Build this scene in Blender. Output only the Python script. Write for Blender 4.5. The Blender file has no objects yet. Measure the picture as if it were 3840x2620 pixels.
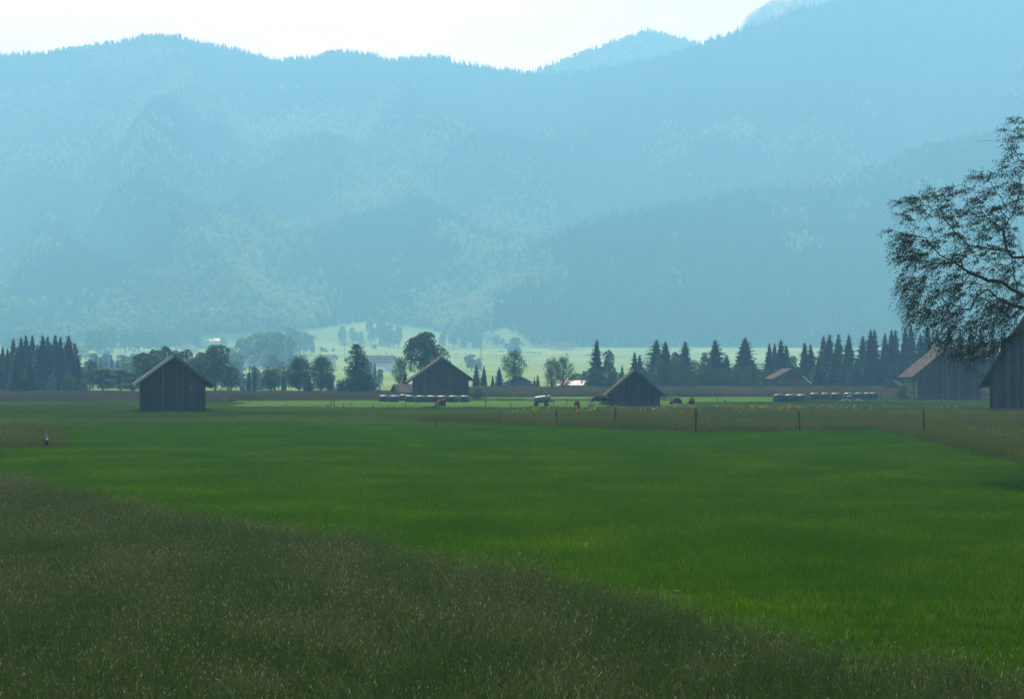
import bpy, math, random
import numpy as np
from mathutils import Vector, Matrix
R = math.radians
sc = bpy.context.scene
# ------------------------------------------------------------------ camera, world, sun, exposure
F = 5333.0            # focal length in pixels of the 3840 px wide photograph
H = 4.2               # camera height
HZ = 1408.0           # horizon row in the photograph
cam = bpy.data.objects.new("camera", bpy.data.cameras.new("camera"))
sc.collection.objects.link(cam)
cam.location = (0, 0, H); cam.rotation_euler = (R(90), 0, 0)
cam.data.sensor_width = 36; cam.data.lens = 36 * F / 3840
cam.data.shift_y = (HZ - 1310) / 3840
cam.data.clip_start = 0.5; cam.data.clip_end = 20000
sc.camera = cam
SUN_EL, SUN_AZ = 50.0, -14.0      # azimuth from +Y, negative = to the left
sund = Vector((math.sin(R(SUN_AZ)) * math.cos(R(SUN_EL)), math.cos(R(SUN_AZ)) * math.cos(R(SUN_EL)), math.sin(R(SUN_EL))))
w = bpy.data.worlds.new("World"); sc.world = w; w.use_nodes = True
nt = w.node_tree; nt.nodes.clear()
o_ = nt.nodes.new("ShaderNodeOutputWorld")
bg1 = nt.nodes.new("ShaderNodeBackground"); bg2 = nt.nodes.new("ShaderNodeBackground"); add = nt.nodes.new("ShaderNodeAddShader")
sky = nt.nodes.new("ShaderNodeTexSky"); sky.sky_type = 'NISHITA'; sky.sun_disc = False
sky.sun_elevation = R(SUN_EL); sky.sun_rotation = R(SUN_AZ); sky.dust_density = 3.0; sky.air_density = 1.0
nt.links.new(sky.outputs[0], bg1.inputs[0]); bg1.inputs[1].default_value = 0.10
# white glow added to the sky around the sun, to whiten it
tc = nt.nodes.new("ShaderNodeTexCoord"); dt = nt.nodes.new("ShaderNodeVectorMath"); dt.operation = 'DOT_PRODUCT'
nt.links.new(tc.outputs['Generated'], dt.inputs[0]); dt.inputs[1].default_value = sund
mr = nt.nodes.new("ShaderNodeMapRange"); mr.interpolation_type = 'SMOOTHSTEP'
mr.inputs[1].default_value = 0.35; mr.inputs[2].default_value = 0.88; mr.inputs[3].default_value = 0.0; mr.inputs[4].default_value = 1.0
nt.links.new(dt.outputs['Value'], mr.inputs[0])
ns = nt.nodes.new("ShaderNodeTexNoise"); ns.inputs['Scale'].default_value = 4; ns.inputs['Detail'].default_value = 4
mp = nt.nodes.new("ShaderNodeMapping"); mp.inputs['Scale'].default_value = (1, 1, 7)
nt.links.new(tc.outputs['Generated'], mp.inputs[0]); nt.links.new(mp.outputs[0], ns.inputs['Vector'])
nm = nt.nodes.new("ShaderNodeMapRange"); nm.inputs[1].default_value = .3; nm.inputs[2].default_value = .7
nm.inputs[3].default_value = 0.7; nm.inputs[4].default_value = 1.15
nt.links.new(ns.outputs[0], nm.inputs[0])
mu = nt.nodes.new("ShaderNodeMath"); mu.operation = 'MULTIPLY'; nt.links.new(mr.outputs[0], mu.inputs[0]); nt.links.new(nm.outputs[0], mu.inputs[1])
mu2 = nt.nodes.new("ShaderNodeMath"); mu2.operation = 'MULTIPLY'; nt.links.new(mu.outputs[0], mu2.inputs[0]); SKY_GLOW = 0.55; mu2.inputs[1].default_value = SKY_GLOW
bg2.inputs[0].default_value = (.80, .96, 1.0, 1); nt.links.new(mu2.outputs[0], bg2.inputs[1])
nt.links.new(bg1.outputs[0], add.inputs[0]); nt.links.new(bg2.outputs[0], add.inputs[1]); nt.links.new(add.outputs[0], o_.inputs[0])
sun = bpy.data.objects.new("sun", bpy.data.lights.new("sun", 'SUN')); sc.collection.objects.link(sun)
sun.data.energy = 5.0; sun.data.angle = R(0.6); sun.data.color = (1.0, 0.97, 0.90)
sun.rotation_euler = (-sund).to_track_quat('-Z', 'Y').to_euler()
sc.view_settings.view_transform = 'Standard'; sc.view_settings.look = 'None'
sc.view_settings.exposure = 0.84; sc.view_settings.gamma = 1.0
sc.cycles.max_bounces = 8; sc.cycles.diffuse_bounces = 2; sc.cycles.transmission_bounces = 3; sc.cycles.volume_bounces = 5
sc.cycles.glossy_bounces = 1; sc.cycles.use_denoising = True; sc.cycles.sample_clamp_indirect = 4
HAZE_DENSITY = 0.00067; HAZE_COLOR = (0.27, 0.63, 0.97); HAZE_G = -0.15

rng = np.random.default_rng(7); random.seed(7)
# ------------------------------------------------------------------ helpers
def tag(o, label=None, cat=None, group=None, kind=None):
    if label: o["label"] = label
    if cat: o["category"] = cat
    if group: o["group"] = group
    if kind: o["kind"] = kind
    return o
def link(o): sc.collection.objects.link(o); return o
def empty(name, loc, rz=0, label=None, cat=None, group=None):
    o = bpy.data.objects.new(name, None); link(o); o.location = loc; o.rotation_euler = (0, 0, rz)
    o.empty_display_size = .2
    return tag(o, label, cat, group)
def meshobj(name, me, parent=None, loc=(0, 0, 0), rot=(0, 0, 0)):
    o = bpy.data.objects.new(name, me); link(o); o.location = loc; o.rotation_euler = rot
    if parent: o.parent = parent
    return o
def npmesh(name, V, faces, mats, tint=None, midx=None, smooth=False):
    """V (n,3); faces list of (k,3)/(k,4) int arrays"""
    me = bpy.data.meshes.new(name)
    V = np.asarray(V, dtype=np.float32); me.vertices.add(len(V)); me.vertices.foreach_set("co", V.ravel())
    loops = np.concatenate([f.ravel() for f in faces]).astype(np.int32)
    sizes = np.concatenate([np.full(len(f), f.shape[1]) for f in faces]).astype(np.int32)
    starts = np.concatenate([[0], np.cumsum(sizes)[:-1]]).astype(np.int32)
    me.loops.add(len(loops)); me.loops.foreach_set("vertex_index", loops)
    me.polygons.add(len(sizes)); me.polygons.foreach_set("loop_start", starts)
    if midx is not None: me.polygons.foreach_set("material_index", np.asarray(midx, dtype=np.int32))
    if smooth: me.polygons.foreach_set("use_smooth", np.ones(len(sizes), dtype=bool))
    me.update(calc_edges=True)
    for m in (mats if isinstance(mats, (list, tuple)) else [mats]): me.materials.append(m)
    if tint is not None:
        a = me.attributes.new("tint", 'FLOAT', 'POINT'); a.data.foreach_set("value", np.asarray(tint, dtype=np.float32))
    return me
class MB:
    def __init__(s): s.v = []; s.f = []; s.t = []; s.sm = False
    def add(s, vs, fs, tint=.5):
        n = len(s.v); s.v += [tuple(v) for v in vs]; s.f += [tuple(i + n for i in f) for f in fs]; s.t += [tint] * len(vs)
    def hexa(s, p, tint=.5):   # 8 points: bottom 4, top 4
        s.add(p, [(3, 2, 1, 0), (4, 5, 6, 7), (0, 1, 5, 4), (1, 2, 6, 5), (2, 3, 7, 6), (3, 0, 4, 7)], tint)
    def box(s, c, d, rz=0, tint=.5):
        x, y, z = d[0] / 2, d[1] / 2, d[2] / 2; ca, sa = math.cos(rz), math.sin(rz)
        p = []
        for zz in (-z, z):
            for a, b in ((-x, -y), (x, -y), (x, y), (-x, y)):
                p.append((c[0] + a * ca - b * sa, c[1] + a * sa + b * ca, c[2] + zz))
        s.hexa(p, tint)
    def tube(s, pts, rad, n=8, tint=.5, cap=True):
        pts = [Vector(p) for p in pts]; rings = []
        if not hasattr(rad, '__len__'): rad = [rad] * len(pts)
        for i, p in enumerate(pts):
            d = (pts[min(i + 1, len(pts) - 1)] - pts[max(i - 1, 0)])
            if d.length < 1e-9: d = Vector((0, 0, 1))
            d.normalize(); a = d.cross(Vector((0.03, .02, 1)) if abs(d.z) < .98 else Vector((1, 0, 0))).normalized(); b = d.cross(a)
            rings.append([p + (a * math.cos(2 * math.pi * k / n) + b * math.sin(2 * math.pi * k / n)) * rad[i] for k in range(n)])
        vs = [v for r in rings for v in r]; fs = []
        for i in range(len(pts) - 1):
            for k in range(n):
                fs.append((i * n + k, i * n + (k + 1) % n, (i + 1) * n + (k + 1) % n, (i + 1) * n + k))
        if cap: fs += [tuple(range(n))[::-1], tuple((len(pts) - 1) * n + k for k in range(n))]
        s.add(vs, fs, tint)
    def build(s, name, mat, parent=None, loc=(0, 0, 0), rot=(0, 0, 0), smooth=False):
        me = bpy.data.meshes.new(name); me.from_pydata(s.v, [], s.f)
        a = me.attributes.new("tint", 'FLOAT', 'POINT'); a.data.foreach_set("value", s.t)
        me.materials.append(mat)
        if smooth: me.polygons.foreach_set("use_smooth", [True] * len(me.polygons))
        me.update()
        return meshobj(name, me, parent, loc, rot)
def copy_tree(o, parent=None):
    c = o.copy(); link(c)
    for k in ("label", "group"):
        if parent is None and k in c: del c[k]
    if parent is not None: c.parent = parent
    for ch in o.children: copy_tree(ch, c)
    return c
# value noise
_tab = np.random.default_rng(3).random((256, 256))
def vnoise(x, y):
    x = np.asarray(x, float); y = np.asarray(y, float)
    xi = np.floor(x).astype(int); yi = np.floor(y).astype(int); fx = x - xi; fy = y - yi
    fx = fx * fx * (3 - 2 * fx); fy = fy * fy * (3 - 2 * fy)
    g = lambda a, b: _tab[a & 255, b & 255]
    return (g(xi, yi) * (1 - fx) + g(xi + 1, yi) * fx) * (1 - fy) + (g(xi, yi + 1) * (1 - fx) + g(xi + 1, yi + 1) * fx) * fy
def fbm(x, y, o=4):
    s = 0; a = .5; t = 0
    for i in range(o): s = s + a * vnoise(x * 2 ** i + 17 * i, y * 2 ** i + 31 * i); t += a; a *= .5
    return s / t
def sstep(a, b, x): t = np.clip((x - a) / (b - a), 0, 1); return t * t * (3 - 2 * t)
# ------------------------------------------------------------------ materials
def newmat(name):
    m = bpy.data.materials.new(name); m.use_nodes = True; m.node_tree.nodes.clear(); return m, m.node_tree
def N(nt, t, **kw):
    n = nt.nodes.new(t)
    for k, v in kw.items(): setattr(n, k, v)
    return n
def ramp(nt, stops):
    r = nt.nodes.new("ShaderNodeValToRGB"); e = r.color_ramp.elements
    while len(e) > 1: e.remove(e[-1])
    e[0].position = stops[0][0]; e[0].color = (*stops[0][1], 1)
    for p, c in stops[1:]:
        k = e.new(p); k.color = (*c, 1)
    return r
def leafmat(name, stops, trans=.4, scale=.05, spec=.04, rough=.6, nw=.5):
    """foliage: colour from per-leaf tint plus broad noise over the place; diffuse + translucent"""
    m, nt = newmat(name); L = nt.links
    at = N(nt, "ShaderNodeAttribute", attribute_name="tint"); geo = N(nt, "ShaderNodeNewGeometry")
    no = N(nt, "ShaderNodeTexNoise"); no.inputs['Scale'].default_value = scale; no.inputs['Detail'].default_value = 3
    L.new(geo.outputs['Position'], no.inputs['Vector'])
    mr = N(nt, "ShaderNodeMapRange"); mr.inputs[1].default_value = .3; mr.inputs[2].default_value = .7
    mr.inputs[3].default_value = -nw / 2; mr.inputs[4].default_value = nw / 2; L.new(no.outputs[0], mr.inputs[0])
    ad = N(nt, "ShaderNodeMath", operation='ADD'); L.new(at.outputs['Fac'], ad.inputs[0]); L.new(mr.outputs[0], ad.inputs[1])
    rp = ramp(nt, stops); L.new(ad.outputs[0], rp.inputs[0])
    pb = N(nt, "ShaderNodeBsdfPrincipled"); pb.inputs['Roughness'].default_value = rough; pb.inputs['Specular IOR Level'].default_value = spec
    L.new(rp.outputs[0], pb.inputs['Base Color'])
    tr = N(nt, "ShaderNodeBsdfTranslucent"); L.new(rp.outputs[0], tr.inputs[0])
    mx = N(nt, "ShaderNodeMixShader"); mx.inputs[0].default_value = trans
    L.new(pb.outputs[0], mx.inputs[1]); L.new(tr.outputs[0], mx.inputs[2])
    out = N(nt, "ShaderNodeOutputMaterial"); L.new(mx.outputs[0], out.inputs[0]); return m
def surf(name, stops, scale=(1, 1, 1), nscale=6, rough=.8, metal=0., bump=.0, tintw=.5, spec=.3, detail=5):
    m, nt = newmat(name); L = nt.links
    tc = N(nt, "ShaderNodeTexCoord"); mp = N(nt, "ShaderNodeMapping"); mp.inputs['Scale'].default_value = scale
    L.new(tc.outputs['Object'], mp.inputs[0])
    no = N(nt, "ShaderNodeTexNoise"); no.inputs['Scale'].default_value = nscale; no.inputs['Detail'].default_value = detail
    L.new(mp.outputs[0], no.inputs['Vector'])
    at = N(nt, "ShaderNodeAttribute", attribute_name="tint")
    mr = N(nt, "ShaderNodeMapRange"); mr.inputs[1].default_value = .25; mr.inputs[2].default_value = .75; mr.inputs[3].default_value = -.5 * (1 - tintw) - .15; mr.inputs[4].default_value = .5 * (1 - tintw) + .15
    L.new(no.outputs[0], mr.inputs[0])
    ad = N(nt, "ShaderNodeMath", operation='ADD'); L.new(at.outputs['Fac'], ad.inputs[0]); L.new(mr.outputs[0], ad.inputs[1])
    rp = ramp(nt, stops); L.new(ad.outputs[0], rp.inputs[0])
    pb = N(nt, "ShaderNodeBsdfPrincipled"); pb.inputs['Roughness'].default_value = rough; pb.inputs['Metallic'].default_value = metal; pb.inputs['Specular IOR Level'].default_value = spec
    L.new(rp.outputs[0], pb.inputs['Base Color'])
    if bump:
        b = N(nt, "ShaderNodeBump"); b.inputs['Strength'].default_value = bump; b.inputs['Distance'].default_value = .03
        L.new(no.outputs[0], b.inputs['Height']); L.new(b.outputs[0], pb.inputs['Normal'])
    out = N(nt, "ShaderNodeOutputMaterial"); L.new(pb.outputs[0], out.inputs[0]); return m
M = {}
M['green'] = leafmat('meadow_blades', [(0, (.021, .075, .001)), (.45, (.032, .106, .001)), (.8, (.060, .145, .002)), (1, (.13, .21, .004))], .5, .22, spec=0., nw=.38)
M['midgreen'] = leafmat('rough_blades', [(0, (.024, .060, .006)), (.5, (.045, .100, .010)), (1, (.098, .13, .022))], .5, .03, nw=.9)
M['mown'] = leafmat('mown_blades', [(0, (.08, .17, .03)), (.5, (.13, .26, .045)), (1, (.20, .34, .07))], .5, .03)  # brighter than the other grass: sunlight on this strip is painted in
M['straw'] = leafmat('tall_blades', [(0, (.016, .056, .005)), (.3, (.033, .090, .012)), (.5, (.058, .090, .024)), (.75, (.102, .108, .046)), (1, (.25, .28, .165))], .35, .45, spec=.05, rough=.55, nw=.34)
M['strip'] = leafmat('brown_strip_blades', [(0, (.026, .066, .008)), (.4, (.056, .096, .017)), (.8, (.098, .112, .027)), (1, (.17, .165, .06))], .35, .08, nw=.4)
M['reed'] = leafmat('reed_blades', [(0, (.035, .04, .025)), (.5, (.062, .058, .038)), (1, (.11, .10, .06))], .35, .06, nw=.4)
M['reedgreen'] = leafmat('green_reed_blades', [(0, (.04, .065, .03)), (.6, (.08, .09, .05)), (1, (.13, .11, .07))], .35, .05)
M['spruce'] = leafmat('spruce_needles', [(0, (.003, .012, .008)), (.6, (.007, .022, .012)), (1, (.013, .036, .017))], .15, .2, nw=.3)
M['broad'] = leafmat('broad_leaves', [(0, (.012, .03, .010)), (.5, (.024, .055, .016)), (1, (.045, .095, .025))], .4, .15, nw=.4)
M['birchleaf'] = leafmat('birch_leaves', [(0, (.012, .03, .012)), (.6, (.02, .045, .016)), (1, (.05, .07, .02))], .3, .3, nw=.3)
M['forest'] = leafmat('forest_leaves', [(0, (.02, .045, .015)), (.45, (.065, .11, .03)), (1, (.26, .33, .12))], .45, .006, nw=.9)
M['forest_con'] = leafmat('forest_needles', [(0, (.008, .02, .010)), (1, (.02, .04, .018))], .1, .01, nw=.4)
M['bark'] = surf('bark', [(0, (.03, .026, .022)), (1, (.09, .08, .07))], (1, 1, .3), 8, .9, bump=.4)
M['wood'] = surf('weathered_boards', [(0, (.028, .027, .027)), (.5, (.044, .043, .044)), (.85, (.066, .064, .062)), (1, (.10, .096, .09))], (9, 9, .25), 2.2, .85, bump=.3, tintw=.75)
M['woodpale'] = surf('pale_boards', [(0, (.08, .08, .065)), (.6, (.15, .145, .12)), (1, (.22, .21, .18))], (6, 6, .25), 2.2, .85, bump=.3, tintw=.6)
M['trim'] = surf('roof_trim_wood', [(0, (.05, .04, .035)), (1, (.14, .12, .10))], (1, 1, 1), 5, .7)
M['trimsun'] = surf('metal_verge_trim', [(0, (.35, .36, .36)), (1, (.5, .5, .5))], (1, 1, 1), 5, .45)  # pale tone paints sunlight on the verge edges
M['tile'] = surf('clay_roof_tiles', [(0, (.018, .016, .015)), (.5, (.033, .028, .026)), (1, (.052, .043, .039))], (1, 1, 1), 2.5, .85, bump=.2, spec=.08)
M['redtile'] = surf('red_roof_tiles', [(0, (.035, .021, .019)), (.5, (.058, .036, .032)), (1, (.085, .052, .044))], (1, 1, 1), 2, .85, spec=.08)
M['moss'] = surf('mossy_shingles', [(0, (.018, .018, .014)), (.4, (.035, .030, .024)), (.65, (.055, .058, .018)), (1, (.09, .095, .028))], (1, 1, 1), 1.6, .9, bump=.4, spec=.06)
M['metalroof'] = surf('sheet_roof', [(0, (.20, .19, .19)), (.6, (.32, .31, .31)), (1, (.32, .22, .19))], (1, 1, 1), .8, .35, spec=.5)
M['post'] = surf('post_wood', [(0, (.010, .009, .008)), (1, (.035, .030, .026))], (4, 4, .5), 5, .85, bump=.3)
M['wire'] = surf('fence_wire', [(0, (.1, .1, .085)), (1, (.18, .18, .15))], rough=.7, spec=.1)
M['black'] = surf('black_plastic', [(0, (.012, .012, .013)), (1, (.03, .03, .03))], rough=.5)
M['film'] = surf('bale_film', [(0, (.018, .03, .03)), (.5, (.03, .048, .048)), (1, (.05, .07, .07))], (1, 1, 2.5), 4, .42, bump=.35, spec=.4)
M['galv'] = surf('galvanised_steel', [(0, (.10, .12, .13)), (1, (.2, .23, .24))], (1, 1, 1), 5, .45, metal=.3)
M['rust'] = surf('rusty_frame', [(0, (.03, .022, .02)), (1, (.09, .05, .035))], rough=.8)
M['redpaint'] = surf('faded_red_paint', [(0, (.10, .03, .03)), (1, (.20, .06, .05))], rough=.5)
M['rubber'] = surf('rubber', [(0, (.015, .015, .015)), (1, (.03, .03, .03))], rough=.8)
M['white'] = surf('white_paint', [(0, (.6, .6, .58)), (1, (.8, .8, .78))], rough=.35, spec=.6)
M['greyroof'] = surf('grey_sheet', [(0, (.07, .07, .07)), (1, (.13, .13, .13))], (1, 1, 1), 1.5, .7, spec=.15)
M['plaster'] = surf('house_plaster', [(0, (.45, .43, .40)), (1, (.62, .60, .56))], rough=.8)
M['glass'] = surf('window_glass', [(0, (.04, .05, .06)), (1, (.08, .09, .1))], rough=.1, spec=.8)
M['carpaint'] = surf('car_paint', [(0, (.45, .45, .46)), (1, (.6, .6, .62))], rough=.15, metal=.6, spec=.8)
M['cardark'] = surf('dark_car_paint', [(0, (.03, .04, .06)), (1, (.05, .06, .09))], rough=.2, spec=.7)
M['road'] = surf('pale_road', [(0, (.45, .45, .43)), (1, (.62, .61, .58))], (.1, .1, .1), 1, .45, spec=.6)
M['umbel'] = surf('umbel_flowers', [(0, (.03, .05, .025)), (1, (.14, .16, .11))], rough=.8)
M['yellow'] = leafmat('yellow_petals', [(0, (.30, .34, .03)), (1, (.55, .52, .06))], .4, .3)
M['stem'] = surf('green_stem', [(0, (.03, .07, .02)), (1, (.07, .11, .04))], rough=.7)
M['bird'] = surf('dark_feathers', [(0, (.012, .012, .015)), (1, (.03, .03, .035))], rough=.6)
# ------------------------------------------------------------------ terrain
PY = [0, 450, 600, 800, 1200, 1500, 5000]; PZ = [0, 0, 1.7, 5.4, 19.5, 34, 34]
S1 = np.array([(-1800, 330), (-900, 300), (-350, 240), (0, 200), (165, 184), (330, 170), (496, 136), (578, 122), (661, 128), (760, 152), (892, 178), (991, 207), (1041, 222), (1090, 208),
    (1173, 208), (1239, 186), (1305, 180), (1404, 195), (1454, 218), (1536, 208), (1652, 200), (1702, 224), (1817, 238), (1933, 256), (2015, 270), (2148, 266),
    (2313, 238), (2396, 222), (2478, 205), (2577, 172), (2643, 152), (2726, 120), (2808, 92), (2891, 64), (2974, 30), (3040, 8), (3300, -32), (3840, -42), (4600, -45), (6000, -40)], float)
S2 = np.array([(-2000, 1400), (1500, 1330), (1916, 1005), (2000, 940), (2148, 858), (2300, 812), (2478, 780), (2808, 722), (3139, 670), (3500, 560), (3840, 480), (4600, 300), (6000, 100)], float)
RX = [-1800, 0, 1100, 1800, 2300, 2700, 3840, 6000]; RY = [2750, 2800, 2850, 2850, 2720, 2720, 2700, 2680]
def pxof(x, y): return 1920 + F * x / np.maximum(y, 1)
def height(x, y):
    x = np.asarray(x, float); y = np.asarray(y, float)
    z = np.interp(y, PY, PZ)
    z = z + (fbm(x / 9, y / 9, 3) - .5) * .16 * sstep(2, 30, y) * (1 - sstep(300, 400, y)) * .9
    z = z + (fbm(x / 160, y / 160, 3) - .5) * 6 * sstep(450, 1200, y)
    far = y > 1500
    if np.any(far):
        xf = np.where(far, x, 0); yf = np.where(far, y, 1500.); px = pxof(xf, yf)
        Yr = np.interp(px, RX, RY) + (fbm(px / 500, px * 0, 3) - .5) * 200
        zr = H + (HZ - np.interp(px, S1[:, 0], S1[:, 1]) - 14) * Yr / F
        Y0 = np.interp(px, [1700, 2400], [1500, 1780]); t = (yf - Y0) / (Yr - Y0); tc = np.clip(t, 0, 1)
        s = tc ** 1.25 * .55 + tc * .45
        zm = 34 + (zr - 34) * s
        # spurs and gullies running down the face
        wx = xf + .55 * (yf - 1500) * (.6 - 1.5 * sstep(1000, 2100, px)) + 120 * (fbm(xf / 400, yf / 400, 2) - .5)
        rid = 1 - np.abs(2 * fbm(wx / 330, yf / 1500 + 5, 3) - 1) * 2
        rid2 = 1 - np.abs(2 * fbm(wx / 120 + 40, yf / 420 + 9, 2) - 1) * 2
        env = np.sin(np.pi * np.clip(t, 0, 1)) ** .8 * (1 - .35 * sstep(1900, 2500, px))
        zm = zm + env * (150 * (rid - .5) + 44 * (rid2 - .5))
        zm = np.where(t > 1, zr - (yf - Yr) * .7, zm)
        Y2 = np.interp(px, [1500, 2000, 3000, 6000], [1600, 1780, 1960, 2020])
        z2r = H + (HZ - np.interp(px, S2[:, 0], S2[:, 1]) - 10) * Y2 / F
        t2 = (yf - 1500) / (Y2 - 1500)
        z2 = 34 + (z2r - 34) * np.clip(t2, 0, 1) ** .9 + (fbm(xf / 120, yf / 200, 3) - .5) * 30 * np.clip(t2, 0, 1) * (t2 < 1)
        z2 = np.where(t2 > 1, z2r - (yf - Y2) * .55, z2)
        zz = np.maximum(zm, z2)
        z = np.where(far, zz + 0 * z, z)
    return z
def at(px, Y, dz=0):
    x = (px - 1920) / F * Y; return Vector((x, Y, float(height(x, Y)) + dz))
def hit(px, py, y0=12, y1=2500):
    """first point of the terrain along the sight line through a photo pixel"""
    Y = np.geomspace(y0, y1, 4000); X = (px - 1920) / F * Y; Z = H - (py - HZ) / F * Y
    b = np.nonzero(height(X, Y) > Z)[0]
    Yh = Y[b[0]] if len(b) else y1
    return at(px, float(Yh))
def topz(py, Y): return H + (HZ - py) * Y / F
# forest edge row by column: forest stands above this line
FE = np.array([(-3000, 1285), (300, 1285), (640, 1275), (760, 1262), (900, 1248), (1100, 1236), (1250, 1222), (1372, 1203), (1500, 1214), (1600, 1228), (1700, 1258), (1800, 1248),
    (1900, 1226), (1960, 1262), (2000, 1288), (2100, 1297), (2360, 1310), (2600, 1300), (2750, 1300), (2870, 1322), (6000, 1325)], float)
def build_terrain():
    rows = np.concatenate([-60 + np.arange(0, 72, 6.), np.geomspace(13, 1480, 190), np.arange(1490, 3440, 10.)])
    u = np.linspace(-.60, .60, 620)
    Yg, Ug = np.meshgrid(rows, u, indexing='ij'); Xg = Ug * (Yg + 150)
    Zg = height(Xg, Yg)
    nr, ncl = Yg.shape; V = np.stack([Xg, Yg, Zg], -1).reshape(-1, 3)
    idx = np.arange(nr * ncl).reshape(nr, ncl)
    def part(r0, r1):
        q = np.stack([idx[r0:r1 - 1, :-1], idx[r0:r1 - 1, 1:], idx[r0 + 1:r1, 1:], idx[r0 + 1:r1, :-1]], -1).reshape(-1, 4)
        lo = idx[r0, 0]; return V[lo:idx[r1 - 1, -1] + 1], q - lo, Xg[r0:r1].ravel(), Yg[r0:r1].ravel()
    cut = int(np.searchsorted(rows, 1485))
    # colour classes are stored as an attribute: 0 soil under grass, .5 far meadow, 1 forest floor
    out = []
    for name, r0, r1 in (("ground", 0, cut + 1), ("mountainside", cut, nr)):
        v, q, X, Y = part(r0, r1)
        py = HZ - (v[:, 2] - H) * F / np.maximum(Y, 1); px = pxof(X, Y)
        if name == "ground":
            cls = .5 * sstep(330, 420, Y)
        else:
            e = np.interp(px, FE[:, 0], FE[:, 1]) + (fbm(px / 25, py / 25) - .5) * 12
            cls = np.where(py < e, 1., .5)
            cls = np.where((Y > 1700) & (np.abs(py - 808 + (px - 3220) * .22) < 7) & (np.abs(px - 3220) < 50), .5, cls)
        me = npmesh(name, v, [q], M['ground'], tint=cls, smooth=True)
        o = meshobj(name, me); tag(o, kind='structure'); out.append(o)
    return out
m, nt = newmat('ground_cover'); L = nt.links; M['ground'] = m
atn = N(nt, "ShaderNodeAttribute", attribute_name="tint"); geo = N(nt, "ShaderNodeNewGeometry")
mp = N(nt, "ShaderNodeMapping"); mp.inputs['Scale'].default_value = (.012, .012, .0); L.new(geo.outputs['Position'], mp.inputs[0])
no = N(nt, "ShaderNodeTexNoise"); no.inputs['Scale'].default_value = 1.0; no.inputs['Detail'].default_value = 6; L.new(mp.outputs[0], no.inputs['Vector'])
no2 = N(nt, "ShaderNodeTexNoise"); no2.inputs['Scale'].default_value = .6; no2.inputs['Detail'].default_value = 5; L.new(geo.outputs['Position'], no2.inputs['Vector'])
r1 = ramp(nt, [(.25, (.085, .15, .04)), (.45, (.12, .195, .055)), (.55, (.15, .22, .07)), (.75, (.20, .245, .09))]); L.new(no.outputs[0], r1.inputs[0])
r0 = ramp(nt, [(.3, (.02, .055, .010)), (.7, (.045, .10, .02))]); L.new(no2.outputs[0], r0.inputs[0])
r2 = ramp(nt, [(.3, (.02, .045, .02)), (.7, (.05, .08, .03))]); L.new(no2.outputs[0], r2.inputs[0])
a1 = N(nt, "ShaderNodeMapRange"); a1.inputs[1].default_value = 0; a1.inputs[2].default_value = .5; L.new(atn.outputs['Fac'], a1.inputs[0])
a2 = N(nt, "ShaderNodeMapRange"); a2.inputs[1].default_value = .5; a2.inputs[2].default_value = 1; L.new(atn.outputs['Fac'], a2.inputs[0])
x1 = N(nt, "ShaderNodeMix", data_type='RGBA'); x2 = N(nt, "ShaderNodeMix", data_type='RGBA')
L.new(a1.outputs[0], x1.inputs[0]); L.new(r0.outputs[0], x1.inputs[6]); L.new(r1.outputs[0], x1.inputs[7])
L.new(a2.outputs[0], x2.inputs[0]); L.new(x1.outputs[2], x2.inputs[6]); L.new(r2.outputs[0], x2.inputs[7])
pb = N(nt, "ShaderNodeBsdfPrincipled"); pb.inputs['Roughness'].default_value = 1; pb.inputs['Specular IOR Level'].default_value = 0; L.new(x2.outputs[2], pb.inputs['Base Color'])
ou = N(nt, "ShaderNodeOutputMaterial"); L.new(pb.outputs[0], ou.inputs[0])
build_terrain()
# far peaks behind the main ridge
def far_peak(name, sky, Yd, lab, forest):
    pts = np.array(sky, float); n = 160; px = np.linspace(pts[0, 0], pts[-1, 0], n)
    top = np.interp(px, pts[:, 0], pts[:, 1]) + (fbm(px / 22, px * 0 + 3, 3) - .5) * (10 if forest else 16)
    rows = 36; V = []; 
    for j in range(rows):
        k = j / (rows - 1)
        Y = Yd - 330 * (1 - k) if k < 1 else Yd
        z = topz(top, Yd) - (1 - k) * 360 * .9
        V.append(np.stack([(px - 1920) / F * Yd, np.full(n, Y) + (fbm(px / 40, px * 0 + j * .3) - .5) * 60 * (k < 1), z], -1))
    V.append(np.stack([(px - 1920) / F * Yd, np.full(n, Yd + 120.), topz(top, Yd) - 150], -1)); rows += 1
    V = np.concatenate(V); idx = np.arange(rows * n).reshape(rows, n)
    q = np.stack([idx[:-1, :-1], idx[:-1, 1:], idx[1:, 1:], idx[1:, :-1]], -1).reshape(-1, 4)
    o = meshobj(name, npmesh(name, V, [q], M['ground'] if forest else M['rock'], tint=np.ones(len(V)), smooth=True)); tag(o, kind='structure')
    return px, top, V
M['rock'] = surf('bare_rock', [(0, (.10, .12, .10)), (1, (.28, .28, .26))], (1, 1, 1), .02, .9)
PK = far_peak("far_hill", [(1900, 300), (2015, 272), (2100, 236), (2200, 196), (2300, 160), (2380, 136), (2424, 118), (2450, 124), (2500, 138), (2560, 146), (2660, 190), (2800, 240)], 3380, "", True)
far_peak("far_rock_peak", [(2760, 140), (2788, 84), (2800, 54), (2840, 28), (2900, -2), (3000, -14), (3150, -16), (3350, 10)], 3290, "", False)

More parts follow.
